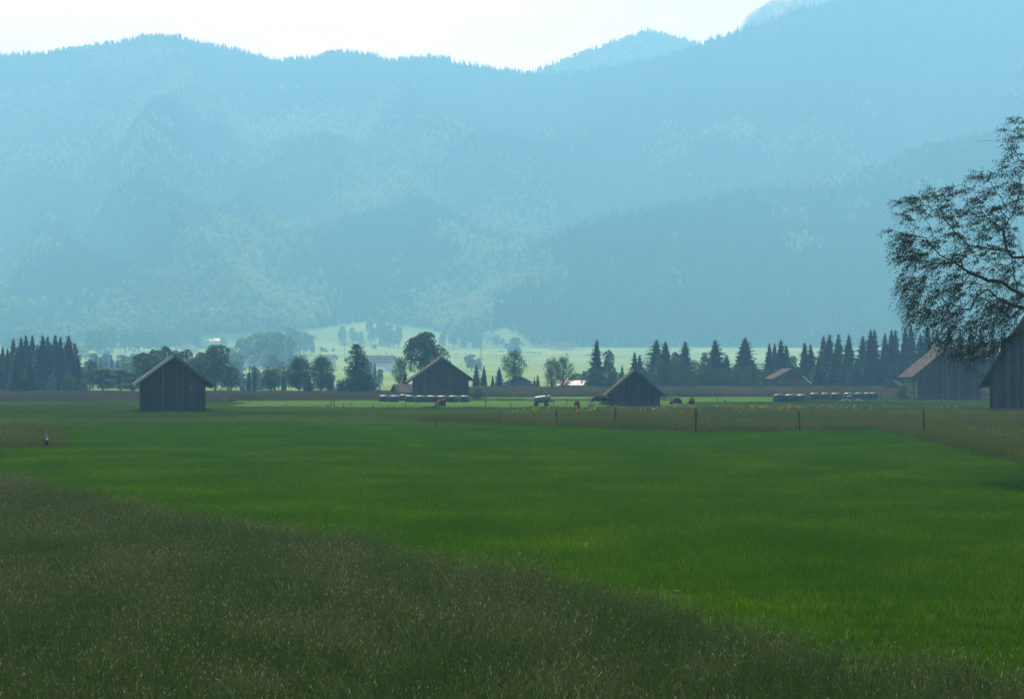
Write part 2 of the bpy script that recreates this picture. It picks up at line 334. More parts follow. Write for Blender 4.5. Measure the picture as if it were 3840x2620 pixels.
# ------------------------------------------------------------------ low-poly forest trees (instanced as stuff)
def ngon_leafs(P, size, rs, flat=.5):
    """random quads at points P"""
    n = len(P); a = rs.normal(size=(n, 3)); a /= np.linalg.norm(a, axis=1)[:, None]
    b = rs.normal(size=(n, 3)); b -= a * (a * b).sum(1)[:, None]; b /= np.linalg.norm(b, axis=1)[:, None]
    s = size if np.ndim(size) else np.full(n, size); s = s[:, None]
    V = np.stack([P - a * s, P - b * s * flat, P + a * s, P + b * s * flat], 1).reshape(-1, 3)
    return V, np.arange(4 * n).reshape(n, 4)
def broad_crown(h, w, rs, n=900, leaf=.35, lobes=9, zb=.18, sparse=0.):
    """leaf quads on a bundle of lobes"""
    C = []; Rr = []
    for i in range(lobes):
        z = h * (zb + .15 + (1 - zb - .3) * (i + .5) / lobes); rr = w * .5 * math.sin(math.pi * min(.95, (z / h - zb + .12) / (1 - zb + .12))) ** .6
        a = rs.uniform(0, 6.28); d = rs.uniform(.15, .6) * rr
        C.append((d * math.cos(a), d * math.sin(a), z)); Rr.append(rr * rs.uniform(.45, .72))
    C.append((0, 0, h * .84)); Rr.append(w * .20)
    C = np.array(C); Rr = np.array(Rr); k = rs.choice(len(C), n, p=Rr ** 2 / (Rr ** 2).sum())
    d = rs.normal(size=(n, 3)); d /= np.linalg.norm(d, axis=1)[:, None]; d[:, 2] = np.where(d[:, 2] < -.4, -d[:, 2], d[:, 2])
    r = Rr[k] * rs.uniform(.72, 1.05, n) ** .7
    P = C[k] + d * r[:, None] * np.array([1, 1, .85])
    g = vnoise(P[:, 0] * 1.1 / (w / 6) + 7, P[:, 2] * 1.1 / (w / 6) + P[:, 1] * .7)
    P = P[g > sparse]; 
    V, Fc = ngon_leafs(P, leaf * rs.uniform(.7, 1.3, len(P)), rs, .7)
    t = np.repeat(np.clip(.5 + (rs.random(len(P)) - .5) * .7, 0, 1), 4)
    return V, Fc, t, C, Rr
def spruce_crown(h, w, rs, whorls=26, per=11, segs=4, zb=.06):
    Vs = []; ph = rs.uniform(0, 6.28); lop = rs.uniform(.0, .22); wav = rs.uniform(.08, .22); fr = rs.uniform(1.2, 3.2); pw = rs.uniform(.58, .82)
    for i in range(whorls):
        k = (i + rs.uniform(-.3, .3)) / whorls; z = h * (zb + (1 - zb) * k)
        L = w * .5 * (1 - k) ** pw * (1 + wav * math.sin(i * fr + ph)) + .10
        for j in range(max(5, int(per * (1 - k * .5)))):
            a = rs.uniform(0, 6.283); l = L * rs.uniform(.6, 1.15) * (1 + lop * math.cos(a - ph + k * 3)); dr = rs.uniform(.15, .42)
            ca, sa = math.cos(a), math.sin(a); wd = l * .16 + .1
            for s in range(segs):
                f0 = s / segs; f1 = (s + 1.15) / segs
                for f, sgn in ((f0, 1), (f1, -1)): pass
                z0 = z - dr * l * f0 ** .8 + .05 * l * f0; z1 = z - dr * l * f1 ** 1.0 + .12 * l * f1 * f1
                p0 = (ca * l * f0, sa * l * f0, z0); p1 = (ca * l * f1, sa * l * f1, z1)
                wj = wd * (1 - .6 * f0) * rs.uniform(.7, 1.3); hang = wj * rs.uniform(.5, 1.1)
                side = 1 if s % 2 else -1
                Vs.append((p0, (p0[0] - sa * wj * side, p0[1] + ca * wj * side, p0[2] - hang), (p1[0] - sa * wj * .7 * side, p1[1] + ca * wj * .7 * side, p1[2] - hang), p1))
    V = np.array(Vs).reshape(-1, 3); n = len(V) // 4
    return V, np.arange(4 * n).reshape(n, 4), np.repeat(rs.random(n), 4)
def core(prof, n, rs, squash=1.):
    V = []; 
    for r, z in prof:
        for k in range(n):
            a = 2 * math.pi * (k + .3 * rs.random()) / n; rr = r * rs.uniform(.75, 1.2); V.append((rr * math.cos(a), rr * math.sin(a), z + rs.uniform(-.15, .15) * r))
    q = [(i * n + k, i * n + (k + 1) % n, (i + 1) * n + (k + 1) % n, (i + 1) * n + k) for i in range(len(prof) - 1) for k in range(n)]
    return np.array(V), np.array(q)
def cone_prof(h, w, m, zb=.08, f=.55):
    out = []
    for i in range(m):
        k = i / (m - 1); out.append((w * .5 * f * (1 - k) ** .74 * (1.15 if i % 2 == 0 else .8) + .02, h * (zb + (.97 - zb) * k)))
    return out
def airy_crown(h, w, rs, ncl=26, per=70, cr=.075, leaf=.10, zb=.3):
    C = []
    for i in range(ncl):
        z = zb + (1 - zb - .05) * ((i + rs.random()) / ncl); r = w * .5 * math.sin(math.pi * min(.93, (z - zb + .1) / (1.1 - zb))) ** .7 * rs.uniform(.35, 1); a = i * 2.4 + rs.uniform(-.4, .4)
        C.append((r * math.cos(a), r * math.sin(a), z * h))
    C = np.array(C); k = np.repeat(np.arange(ncl), per); d = rs.normal(size=(len(k), 3)); P = C[k] + d * cr * h * np.array([.62, .62, .55]); P[:, 2] -= np.abs(rs.normal(size=len(k))) * cr * h * .4
    V, Fc = ngon_leafs(P, leaf * rs.uniform(.7, 1.3, len(P)), rs, .7); return V, Fc, np.repeat(rs.random(len(P)), 4), C
def ball_prof(h, w, f=.72):
    return [(w * .5 * f * math.sin(math.pi * k / 7) + .03, h * (.22 + .70 * k / 7)) for k in range(8)]
def withcore(V, Fc, t, prof, n, rs, tv=.3):
    Vc, q = core(prof, n, rs); return np.concatenate([V, Vc]), np.concatenate([Fc, q + len(V)]), np.concatenate([t, np.full(len(Vc), tv)])
def src_collection(name, meshes):
    c = bpy.data.collections.new(name)
    for i, me in enumerate(meshes):
        o = bpy.data.objects.new("%s_%02d" % (name, i), me); c.objects.link(o)
    return c
def scatter(name, pts, rot, scl, idx, col, mats=None):
    """one object whose points carry instances of the meshes in col"""
    me = bpy.data.meshes.new(name); me.vertices.add(len(pts)); me.vertices.foreach_set("co", np.asarray(pts, np.float32).ravel())
    for nme, arr, ty in (("rz", rot, 'FLOAT'), ("sc", scl, 'FLOAT')):
        a = me.attributes.new(nme, ty, 'POINT'); a.data.foreach_set("value", np.asarray(arr, np.float32))
    a = me.attributes.new("ix", 'INT', 'POINT'); a.data.foreach_set("value", np.asarray(idx, np.int32))
    o = meshobj(name, me)
    g = bpy.data.node_groups.new(name, 'GeometryNodeTree')
    g.interface.new_socket("Geometry", in_out='INPUT', socket_type='NodeSocketGeometry'); g.interface.new_socket("Geometry", in_out='OUTPUT', socket_type='NodeSocketGeometry')
    gi = g.nodes.new("NodeGroupInput"); go = g.nodes.new("NodeGroupOutput"); iop = g.nodes.new("GeometryNodeInstanceOnPoints")
    ci = g.nodes.new("GeometryNodeCollectionInfo"); ci.inputs['Collection'].default_value = col; ci.inputs['Separate Children'].default_value = True; ci.inputs['Reset Children'].default_value = True
    def attr(n, t):
        x = g.nodes.new("GeometryNodeInputNamedAttribute"); x.data_type = t; x.inputs[0].default_value = n; return x
    ar, as_, ai = attr("rz", 'FLOAT'), attr("sc", 'FLOAT'), attr("ix", 'INT')
    cx = g.nodes.new("ShaderNodeCombineXYZ"); g.links.new(ar.outputs[0], cx.inputs[2])
    g.links.new(gi.outputs[0], iop.inputs['Points']); g.links.new(ci.outputs[0], iop.inputs['Instance']); iop.inputs['Pick Instance'].default_value = True
    g.links.new(ai.outputs[0], iop.inputs['Instance Index']); g.links.new(cx.outputs[0], iop.inputs['Rotation']); g.links.new(as_.outputs[0], iop.inputs['Scale'])
    g.links.new(iop.outputs[0], go.inputs[0])
    md = o.modifiers.new("scatter", 'NODES'); md.node_group = g
    return o
def forest_src():
    ms = []
    for i in range(5):
        rs = np.random.default_rng(100 + i); V, Fc, t, _, _ = broad_crown(15, 10.5, rs, 190, 1.0, 7, .05); V, Fc, t = withcore(V, Fc, t, ball_prof(15, 10), 9, rs)
        ms.append(npmesh("wood_crown", V, [Fc], M['forest'], tint=np.clip(t * .6 + .15 * i, 0, 1)))
    for i in range(4):
        rs = np.random.default_rng(200 + i); V, Fc, t = spruce_crown(19, 6.5, rs, 13, 8, 2, 0.02); V, Fc, t = withcore(V, Fc, t, cone_prof(19, 6.5, 11, .02, .75), 7, rs)
        V[:, 0:2] *= 1.0
        ms.append(npmesh("wood_conifer", V, [Fc], M['forest_con'], tint=t))
    return src_collection("forest_source", ms)
FSRC = forest_src()
rs = np.random.default_rng(11)
def plant_mountain(n=125000):
    Y = np.sqrt(rs.uniform(1500 ** 2, 3260 ** 2, n * 2)); X = rs.uniform(-.47, .47, n * 2) * Y
    px = pxof(X, Y); Z = height(X, Y); py = HZ - (Z - H) * F / Y
    Yr = np.interp(px, RX, RY) + (fbm(px / 500, px * 0, 3) - .5) * 200
    e = np.interp(px, FE[:, 0], FE[:, 1]) + (fbm(px / 25, py / 25) - .5) * 12
    clear = (np.abs(py - 808 + (px - 3220) * .22) < 7) & (np.abs(px - 3220) < 50)
    k = (py < e) & (Y < Yr + 25) & ~clear
    X, Y, Z, px, py = X[k][:n], Y[k][:n], Z[k][:n], px[k][:n], py[k][:n]; Yr = Yr[k][:n]
    m = len(X); cf = fbm(X / 180, Y / 180, 3) + .22 * sstep(.9, 1.0, Y / Yr) + .08 * (px > 2200) + .06 * (px > 1500) + .16 * ((py > np.interp(px, S2[:, 0], S2[:, 1]) - 8) & (px > 1850)) + .12 * ((px > 1700) & (px < 2500) & (py < 380))
    con = rs.random(m) < sstep(.45, .68, cf)
    idx = np.where(con, 5 + rs.integers(0, 4, m), rs.integers(0, 5, m)); scl = rs.uniform(.6, 1.15, m) * np.where(con, .8, .85)
    scl = np.where((Y > Yr - 60), scl * rs.uniform(.5, 1.0, m), scl)
    o = scatter("mountain_forest", np.stack([X, Y, Z - .8], -1), rs.uniform(0, 6.28, m), scl, idx, FSRC)
    tag(o, "hazy blue mixed forest covering the whole mountainside", "forest", kind='stuff')
    px, top, V = PK; n2 = 1500; q = rs.uniform(1960, 2700, n2); d = np.abs(rs.normal(0, 40, n2))
    X = (q - 1920) / F * 3380; P = np.stack([X, 3378 - d, topz(np.interp(q, px, top), 3380) - d * .95 - 3], -1)
    o = scatter("far_hill_forest", P, rs.uniform(0, 6, n2), rs.uniform(.5, 1.0, n2), np.where(rs.random(n2) < .7, 5 + rs.integers(0, 4, n2), rs.integers(0, 5, n2)), FSRC)
    tag(o, "paler forest on the farther hill behind the saddle", "forest", kind='stuff')
plant_mountain()

# ------------------------------------------------------------------ grass
def blades(n, size, hmin, hmax, wd, rs, lean=.35, head=0., headsize=.02, tint0=0., tint1=1., arch=.0):
    """patch of n curved blades over size x size metres; some carry a seed head"""
    x = rs.uniform(-size / 2, size / 2, n); y = rs.uniform(-size / 2, size / 2, n); h = rs.uniform(hmin, hmax, n)
    a = rs.uniform(0, 6.283, n); ln = rs.uniform(.05, 1, n) * lean * h; fa = rs.uniform(0, 6.283, n)
    ww = wd * rs.uniform(.6, 1.3, n); ca, sa = np.cos(fa) * ww / 2, np.sin(fa) * ww / 2
    lv = [0, .35, .7, 1.0]; pts = []
    for i, k in enumerate(lv):
        r = ln * k ** 2; zz = h * (k - arch * k ** 3 * .4)
        c = np.stack([x + np.cos(a) * r, y + np.sin(a) * r, zz], -1)
        wk = (1, .85, .6, 0)[i]
        if i < 3:
            s = np.stack([ca * wk, sa * wk, 0 * ca], -1); pts += [c - s, c + s]
        else: pts.append(c)
    V = np.stack(pts, 1).reshape(-1, 3); b = np.arange(n)[:, None] * 7
    q = np.concatenate([b + np.array([[0, 1, 3, 2]]), b + np.array([[2, 3, 5, 4]])]); t3 = b + np.array([[4, 5, 6]])
    t = rs.uniform(tint0, tint1, n); T = np.repeat(t, 7)
    if head > 0:
        k = np.nonzero(rs.random(n) < head)[0]; m = len(k); tip = pts[-1][k]; pre = (pts[4][k] + pts[5][k]) / 2
        d = tip - pre; d /= np.linalg.norm(d, axis=1)[:, None] + 1e-9
        L = rs.uniform(1.5, 4.5, m)[:, None] * headsize; s = np.stack([np.cos(fa[k]), np.sin(fa[k]), 0 * fa[k]], -1) * headsize * .35
        hv = np.stack([tip - d * L * .3, tip + d * L * .3 - s, tip + d * L, tip + d * L * .3 + s], 1).reshape(-1, 3)
        hq = np.arange(4 * m).reshape(m, 4) + len(V); V = np.concatenate([V, hv]); q = np.concatenate([q, hq])
        T = np.concatenate([T, np.repeat(np.where(rs.random(m) < .13, rs.uniform(.9, 1.0, m), rs.uniform(.38, .68, m)), 4)])  # a few heads tinted pale to paint in bright glints
    return V, [q, t3], T
def join(parts, mat, name):
    V = []; Fq = []; Ft = []; T = []; o = 0
    for v, fs, t in parts:
        V.append(v); T.append(t)
        for f in fs: (Fq if f.shape[1] == 4 else Ft).append(f + o)
        o += len(v)
    fl = ([np.concatenate(Fq)] if Fq else []) + ([np.concatenate(Ft)] if Ft else [])
    return npmesh(name, np.concatenate(V), fl, mat, tint=np.concatenate(T))
def patchset(name, k, fn): return src_collection(name, [fn(np.random.default_rng(500 + i * 7 + len(name))) for i in range(k)])
c_tall = patchset("tall_grass_source", 4, lambda r: join([
    blades(560, 1.15, .18, .50, .009, r, .5, tint0=.0, tint1=.42),
    blades(330, 1.15, .36, .74, .0045, r, .6, .9, .015, .30, .78, arch=.3),
    blades(34, 1.15, .35, .75, .006, r, 1.3, .5, .018, .7, 1.0, arch=.9),
    blades(40, 1.15, .3, .62, .012, r, .5, tint0=.05, tint1=.3)], M['straw'], "tall_patch"))
c_green = patchset("meadow_source", 4, lambda r: join([
    blades(1900, 1.65, .07, .19, .011, r, .6, tint0=.1, tint1=.85), blades(25, 1.65, .15, .26, .008, r, .5, .6, .02, .8, 1)], M['green'], "meadow_patch"))
c_greenfar = patchset("meadow_far_source", 3, lambda r: join([blades(1700, 3.4, .08, .2, .028, r, .6, tint0=.1, tint1=.8)], M['green'], "meadow_patch_far"))
c_rough = patchset("rough_source", 3, lambda r: join([blades(1900, 4.3, .10, .34, .035, r, .6, tint0=.1, tint1=.9)], M['midgreen'], "rough_patch"))
c_mown = patchset("mown_source", 3, lambda r: join([blades(1500, 5.4, .05, .13, .05, r, .7, tint0=.1, tint1=.9)], M['mown'], "sunpainted_patch"))
c_strip = patchset("strip_source", 3, lambda r: join([blades(1500, 2.7, .25, .72, .014, r, .45, .6, .03, .1, .9)], M['strip'], "strip_patch"))
c_reed = patchset("reed_source", 3, lambda r: join([blades(1000, 4.2, .35, .85, .04, r, .35, .5, .06, .1, 1)], M['reed'], "reed_patch"))
c_greed = patchset("green_reed_source", 3, lambda r: join([blades(1000, 4.2, .6, 1.6, .045, r, .35, .5, .06, .1, 1)], M['reedgreen'], "green_reed_patch"))
# region masks in photo columns/rows of the ground (base of the plants)
def gy(py): return F * H / (np.asarray(py, float) - HZ)
TE = np.array([(-1500, 48), (-600, 51), (0, 53.5), (250, 48.5), (500, 42.5), (1000, 36.5), (1400, 33.0), (1900, 28.4), (2300, 25.4), (2600, 22.8), (2900, 21.4), (3300, 19.8), (3840, 18.2), (5200, 15.5)], float)
def edge_tall(px): return np.interp(px, TE[:, 0], TE[:, 1])
SL = np.array([(1500, 1590), (1900, 1594), (2087, 1602), (2300, 1606), (2600, 1622), (3000, 1618), (3300, 1614), (3464, 1640), (3600, 1672), (3840, 1742), (4300, 1860)], float)  # near edge of the brown strip
ST = np.array([(1500, 1588), (1900, 1574), (2300, 1563), (2700, 1560), (3000, 1560), (3840, 1556), (4300, 1550)], float)
def region(x, y):
    """0 tall brown, 1 meadow green, 2 rough green, 3 mown, 4 brown strip, 5 reeds, 6 green reeds, 7 none, 8 left tuft field"""
    px = pxof(x, y); py = HZ + F * H / np.maximum(y, 1)
    wob = (fbm(x / 2.2, y / 2.2, 3) - .5)
    r = np.full(x.shape, 1)
    r = np.where(py < 1600 + wob * 16, 2, r)
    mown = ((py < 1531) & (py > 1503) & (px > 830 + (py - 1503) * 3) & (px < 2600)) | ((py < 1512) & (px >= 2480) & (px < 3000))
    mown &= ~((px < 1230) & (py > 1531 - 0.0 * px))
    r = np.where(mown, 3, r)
    sn = np.interp(px, SL[:, 0], SL[:, 1]) + wob * 6; sf = np.interp(px, ST[:, 0], ST[:, 1]) + wob * 8
    r = np.where((py < sn) & (py > sf) & (px > 1650 + wob * 500), 4, r)
    reed = (py < 1509 + wob * 3) & (px < 870 + wob * 30) & (py > 1480)
    reed |= (py < 1500) & (px < 1500) & (py > 1480)
    r = np.where(reed, 5, r)
    gre = (py < 1489) & (px > 2300); gre |= (py < 1493) & (px > 3280) & (px < 3380)
    r = np.where(gre, 6, r); r = np.where((py < 1500) & (px > 1500) & (px <= 2300), np.where(py < 1489, 6, 3), r)
    r = np.where((y < edge_tall(px) + wob * 3.2), 0, r)
    r = np.where((px < 165 + wob * 50) & (y > 79.5 + wob * 2) & (y < 101), 4, r)
    return r
def fill(name, cell, y0, y1, want, col, n, lab, cat, jit=.12):
    ys = np.arange(y0, y1, cell); P = []
    for yv in ys:
        half = .50 * yv + 9; xs = np.arange(-half, half, cell); P.append(np.stack([xs, np.full(len(xs), yv)], -1))
    P = np.concatenate(P); P = P + rs.uniform(-jit, jit, P.shape) * cell
    k = np.isin(region(P[:, 0], P[:, 1]), want); P = P[k]
    Z = height(P[:, 0], P[:, 1]); m = len(P)
    o = scatter(name, np.column_stack([P, Z - .01]), rs.integers(0, 4, m) * math.pi / 2 + rs.uniform(-.3, .3, m), rs.uniform(.85, 1.2, m), rs.integers(0, n, m), col)
    tag(o, lab, cat, kind='stuff'); return m
cnt = {}
cnt['t'] = fill("tall_grass", 1.0, 9, 60, [0], c_tall, 4, "tall brown seeding grass filling the near left foreground", "grass")
cnt['g'] = fill("meadow_grass", 1.4, 9, 82, [1], c_green, 4, "short bright green grass of the near meadow", "grass")
cnt['gf'] = fill("meadow_grass_farther", 3.0, 82, 120, [1], c_greenfar, 3, "short green grass at the far side of the near meadow", "grass")
cnt['r'] = fill("rough_grass", 3.8, 108, 300, [2], c_rough, 3, "dull green rough pasture between fence and barns", "grass")
cnt['m'] = fill("mown_grass", 4.8, 150, 300, [3], c_mown, 3, "pale sun-painted grass strip in front of the bales", "grass")
cnt['s'] = fill("brown_grass_strip", 2.3, 60, 170, [4], c_strip, 3, "brownish unmown grass behind the fence wire", "grass")
cnt['re'] = fill("brown_reeds", 3.4, 210, 325, [5], c_reed, 3, "reddish brown reeds below the left wood", "reeds")
cnt['ge'] = fill("green_reeds", 3.4, 235, 330, [6], c_greed, 3, "tall greyish green reeds before the spruce row", "reeds")
print("patches", cnt)
# ------------------------------------------------------------------ trees
def trunk_mb(h, r, rs, limbs=0, crownC=None, lean=.02, top=.93):
    mb = MB(); pts = []; x = y = 0
    for k in range(7):
        f = k / 6; pts.append((x, y, h * top * f - .3 * (k == 0))); x += rs.normal() * lean * h * .3; y += rs.normal() * lean * h * .3
    mb.tube(pts, [r * (1.25 - 1.15 * k / 6) for k in range(7)], 7, .5)
    if crownC is not None:
        for c in crownC:
            f = np.clip(c[2] / h * .62, .18, .8); i = int(f / top * 6); p = Vector(pts[min(i, 6)]); q = Vector(c)
            m = p.lerp(q, .5) + Vector((0, 0, .06 * h)); mb.tube([p, m, q], [r * .42, r * .26, r * .08], 5, .5)
    return mb
PROTO = {}
def spruce_proto(v, w=.36, dense=True):
    rs_ = np.random.default_rng(900 + v); h = 12.0
    V, Fc, t = spruce_crown(h, h * w, rs_, 36 if dense else 28, 15 if dense else 10, 4, .02); V, Fc, t = withcore(V, Fc, t, cone_prof(h, h * w, 26, .02, .66), 11, rs_, .2)
    return trunk_mb(h, .20, rs_, lean=.004, top=.99), npmesh("spruce_crown", V, [Fc], M['spruce'], tint=t)
def broad_proto(v, w=.75, n=3800, leaf=.17, zb=.16, lobes=11, sparse=0., mat='broad', h=10.0):
    rs_ = np.random.default_rng(950 + v); V, Fc, t, C, Rr = broad_crown(h, h * w, rs_, n, leaf, lobes, zb, sparse)
    return trunk_mb(h, .22, rs_, 1, C, .02, .8), npmesh("leaf_crown", V, [Fc], M[mat], tint=t)
def airy_proto(v, w, ncl, per, cr, leaf, zb):
    rs_ = np.random.default_rng(1200 + v); h = 10.; V, Fc, t, C = airy_crown(h, h * w, rs_, ncl, per, cr, leaf, zb)
    mb = trunk_mb(h, .13, rs_, lean=.015, top=.97)
    for c in C:
        z0 = max(1.6, c[2] - .35 * h * rs_.uniform(.5, 1.)); p = Vector((0, 0, z0)); q = Vector(c); m = p.lerp(q, .5) + Vector((0, 0, -.03 * h)); mb.tube([p, m, q], [.07, .045, .015], 5)
    return mb, npmesh("leaf_crown", V, [Fc], M['broad'], tint=t)
def airy(px, top, Y, w, lab, group, v, ncl=30, per=120, cr=.080, leaf=.12, zb=.3, name="birch_tree", cat="birch tree"):
    key = ("a", v, ncl, per, zb); return put_tree(name, key, lambda: airy_proto(v, .55, ncl, per, cr, leaf, zb), 10., px, top, Y, w, .55, lab, cat, group)
def proto(key, fn):
    if key not in PROTO: PROTO[key] = fn()
    return PROTO[key]
TM = {}
def make_tree(name, key, fn, base_h, loc, h, wx, lab, cat, group=None, rz=0.):
    """a tree thing: empty at the foot, trunk and crown under it; copies share mesh data"""
    tmb, cme = proto(key, fn)
    e = empty(name, loc, rz, lab, cat, group)
    if key not in TM:
        t = tmb.build("trunk", M['bark'], e, smooth=True); TM[key] = t.data
    else: meshobj("trunk", TM[key], e)
    meshobj("crown", cme, e)
    s = h / base_h; e.scale = (s * wx, s * wx, s); return e
def put_tree(name, key, fn, bh, px, top, Y, wpx, wn, lab, cat, group=None, rz=None):
    b = at(px, Y); h = topz(top, Y) - b.z; w = wpx * Y / F; wx = w / (wn * h)
    return make_tree(name, key, fn, bh, b, h, max(.3, min(2.6, wx)), lab, cat, group, random.uniform(0, 6.28) if rz is None else rz)
ORD = ["first", "second", "third", "fourth", "fifth", "sixth", "seventh", "eighth", "ninth", "tenth", "eleventh", "twelfth", "thirteenth", "fourteenth", "fifteenth", "sixteenth", "seventeenth", "eighteenth", "nineteenth", "twentieth",
       "twenty-first", "twenty-second", "twenty-third", "twenty-fourth", "twenty-fifth", "twenty-sixth", "twenty-seventh", "twenty-eighth", "twenty-ninth", "thirtieth"] + ["thirty-" + k for k in ("first", "second", "third", "fourth", "fifth", "sixth", "seventh", "eighth", "ninth")]
def spr(px, top, Y, w, lab, group=None, dense=True):
    v = random.randrange(6); key = ("s", v, dense)
    return put_tree("spruce_tree", key, lambda: spruce_proto(v + (0 if dense else 10), .36, dense), 12., px, top, Y, w, .36, lab, "spruce tree", group)
def brd(px, top, Y, w, lab, group=None, name="broadleaf_tree", zb=.16, sparse=.0, cat="tree", v=None, mat='broad', leaf=.17, n=3800):
    v = random.randrange(4) if v is None else v; key = ("b", v, zb, sparse, mat, leaf, n)
    return put_tree(name, key, lambda: broad_proto(v, .75, n, leaf, zb, 11, sparse, mat), 10., px, top, Y, w, .75, lab, cat, group)
# left spruce wood
lw = [(-60, 1275, 50), (-15, 1262, 55), (10, 1293, 45), (50, 1262, 55), (79, 1258, 60), (97, 1251, 62), (121, 1251, 60), (160, 1251, 74), (179, 1255, 62), (207, 1250, 70), (227, 1257, 60), (258, 1251, 78), (280, 1280, 66)]
for i, (px, tp, w_) in enumerate(lw):
    spr(px, tp, 322 + (i * 7) % 23, w_ * 1.6, "tall dark spruce, %s from the left in the wood at the left edge" % ORD[i], "spruces of the left wood")
for i, (px, tp) in enumerate(((-30, 1300), (28, 1302), (65, 1296), (110, 1290), (140, 1285), (192, 1284), (243, 1290), (272, 1318), (292, 1340))): spr(px, tp, 330, 84, "lower spruce closing the gaps inside the left wood, %s from the left" % ORD[i], "inner spruces of the left wood")
spr(60, 1325, 300, 78, "broader nearer spruce standing before the left wood's trunks, leftmost of two", "nearer spruces of the left wood")
spr(112, 1340, 300, 80, "broader nearer spruce standing before the left wood, right one of two", "nearer spruces of the left wood")
for px, tp, w_, lb in ((190, 1405, 46, "slim pale green young tree at the foot of the left wood, leftmost of three"), (258, 1392, 60, "largest pale green young tree in front of the left wood's trunks"), (314, 1415, 42, "small pale green tree at the right end of the left wood")):
    brd(px, tp, 296, w_, lb, name="young_tree", zb=-.05, cat="young tree", v=1, mat='forest')
brd(338, 1345, 345, 70, "rounded hazy tree between the left wood and the dark pines", zb=0)
for i, (px, w_) in enumerate(((155, 50), (225, 70), (290, 60), (345, 50))):
    brd(px, 1462, 292, w_, "low pale bush under the left wood, %s from the left" % ORD[i], "bushes under the left wood", name="bush", zb=-.3, cat="bush", v=2, mat='forest')
# dark pines with bare stems
def pine_proto(v):
    rs_ = np.random.default_rng(980 + v); h = 9.
    C = [(rs_.uniform(-2, 2), rs_.uniform(-2, 2), h * z) for z in (.35, .5, .62, .74, .84, .93)]
    Ps = []
    for c in C:
        rr = 2.6 * (1.15 - c[2] / h * .45); n = 420; d = rs_.normal(size=(n, 3)); d /= np.linalg.norm(d, axis=1)[:, None]
        Ps.append(np.array(c) + d * np.array([rr, rr, .75]) * rs_.uniform(.5, 1, n)[:, None])
    V, Fc = ngon_leafs(np.concatenate(Ps), .16, rs_, .6); t = np.repeat(rs_.random(len(V) // 4), 4)
    return trunk_mb(h, .19, rs_, 1, np.array(C), .02, .95), npmesh("pine_crown", V, [Fc], M['spruce'], tint=t)
for px, tp, w_, lb in ((384, 1384, 84, "dark flat-layered pine beside the left barn, left of a pair"), (452, 1388, 78, "dark flat-layered pine beside the left barn, right of a pair")):
    v = px % 3; put_tree("pine_tree", ("p", v), lambda: pine_proto(v), 9., px, tp, 285, w_, .58, lb, "pine tree", "pair of dark pines")
# hazy spruces farther behind the pines
for i, px in enumerate((360, 378, 398, 418, 440, 462, 482, 503)):
    spr(px, 1334 + (i * 5) % 11, 560, 36, "pale hazy spruce beyond the dark pines, %s from the left" % ORD[i], "hazy spruces beyond the pines", False)
# broadleaf mass behind the left barn
for px, tp, w_, Y, lb in ((537, 1320, 95, 300, "leftmost leafy tree in the clump behind the left barn"), (580, 1308, 85, 306, "second leafy tree of the clump above the left barn roof"),
        (620, 1293, 66, 300, "spiky-topped leafy tree above the left barn's left roof slope"), (658, 1311, 70, 308, "leafy tree directly behind the left barn ridge"),
        (702, 1307, 70, 302, "leafy tree above the left barn's right roof slope"), (752, 1318, 70, 310, "leafy tree between barn roof and the big round crown"),
        (808, 1290, 118, 300, "largest leafy tree right of the left barn, rounded open crown"), (858, 1372, 66, 298, "lower leafy tree at the right foot of the largest tree"), (500, 1400, 60, 292, "dark shrubby tree just left of the left barn eave")):
    brd(px, tp - 4, Y, w_ * 1.35, lb, "leafy trees behind the left barn", zb=.02 if w_ < 100 else .1, sparse=.0)
brd(911, 1450, 290, 30, "small round dark bush right of the leafy clump", name="bush", zb=-.2, cat="bush")
spr(934, 1386, 330, 28, "narrow hazy conifer right of the leafy clump, left of two", None); spr(955, 1380, 336, 26, "narrow hazy conifer right of the leafy clump, right of two", None)
spr(975, 1392, 420, 24, "very pale thin conifer behind the two narrow ones", None, False)
brd(1014, 1382, 300, 92, "round dense tree standing alone left of the paired trees", zb=.02)
spr(1062, 1389, 330, 26, "small conifer beside the left of the paired trees", None)
airy(1122, 1333, 290, 100, "open round tree with slender bare stems, left of the pair", "pair of open round trees", 1, 46, 190, .088, .12, .28, "broadleaf_tree", "tree")
airy(1206, 1332, 292, 94, "open round tree with slender bare stem, right of the pair", "pair of open round trees", 2, 46, 190, .088, .12, .25, "broadleaf_tree", "tree")
spr(1155, 1392, 300, 60, "dark spruce between the two open round trees", None)
spr(1240, 1410, 345, 44, "pale spruce right behind the open round trees", None)
# big dark tree, built from broad clumps
def darktree():
    rs_ = np.random.default_rng(77); h = 11.; C = []; Rr = []
    for z, r in ((.10, .30), (.13, .31), (.2, .30), (.27, .29), (.34, .27), (.42, .22), (.5, .19), (.58, .18), (.66, .17), (.74, .15), (.82, .13), (.9, .10), (.95, .06)):
        for _ in range(4):
            a = rs_.uniform(0, 6.28); C.append((math.cos(a) * r * h * .42, math.sin(a) * r * h * .42, z * h)); Rr.append(r * h * rs_.uniform(.42, .68))
    C = np.array(C); Rr = np.array(Rr); n = 12000; k = rs_.choice(len(C), n, p=Rr ** 2 / (Rr ** 2).sum()); d = rs_.normal(size=(n, 3)); d /= np.linalg.norm(d, axis=1)[:, None]
    P = C[k] + d * Rr[k][:, None] * rs_.uniform(.6, 1.05, n)[:, None] * np.array([1, 1, .62]); P = P[P[:, 2] > .25]
    V, Fc = ngon_leafs(P, .15, rs_, .6)
    return trunk_mb(h, .25, rs_, lean=.004), npmesh("crown", V, [Fc], M['spruce'], tint=np.repeat(rs_.random(len(P)), 4))
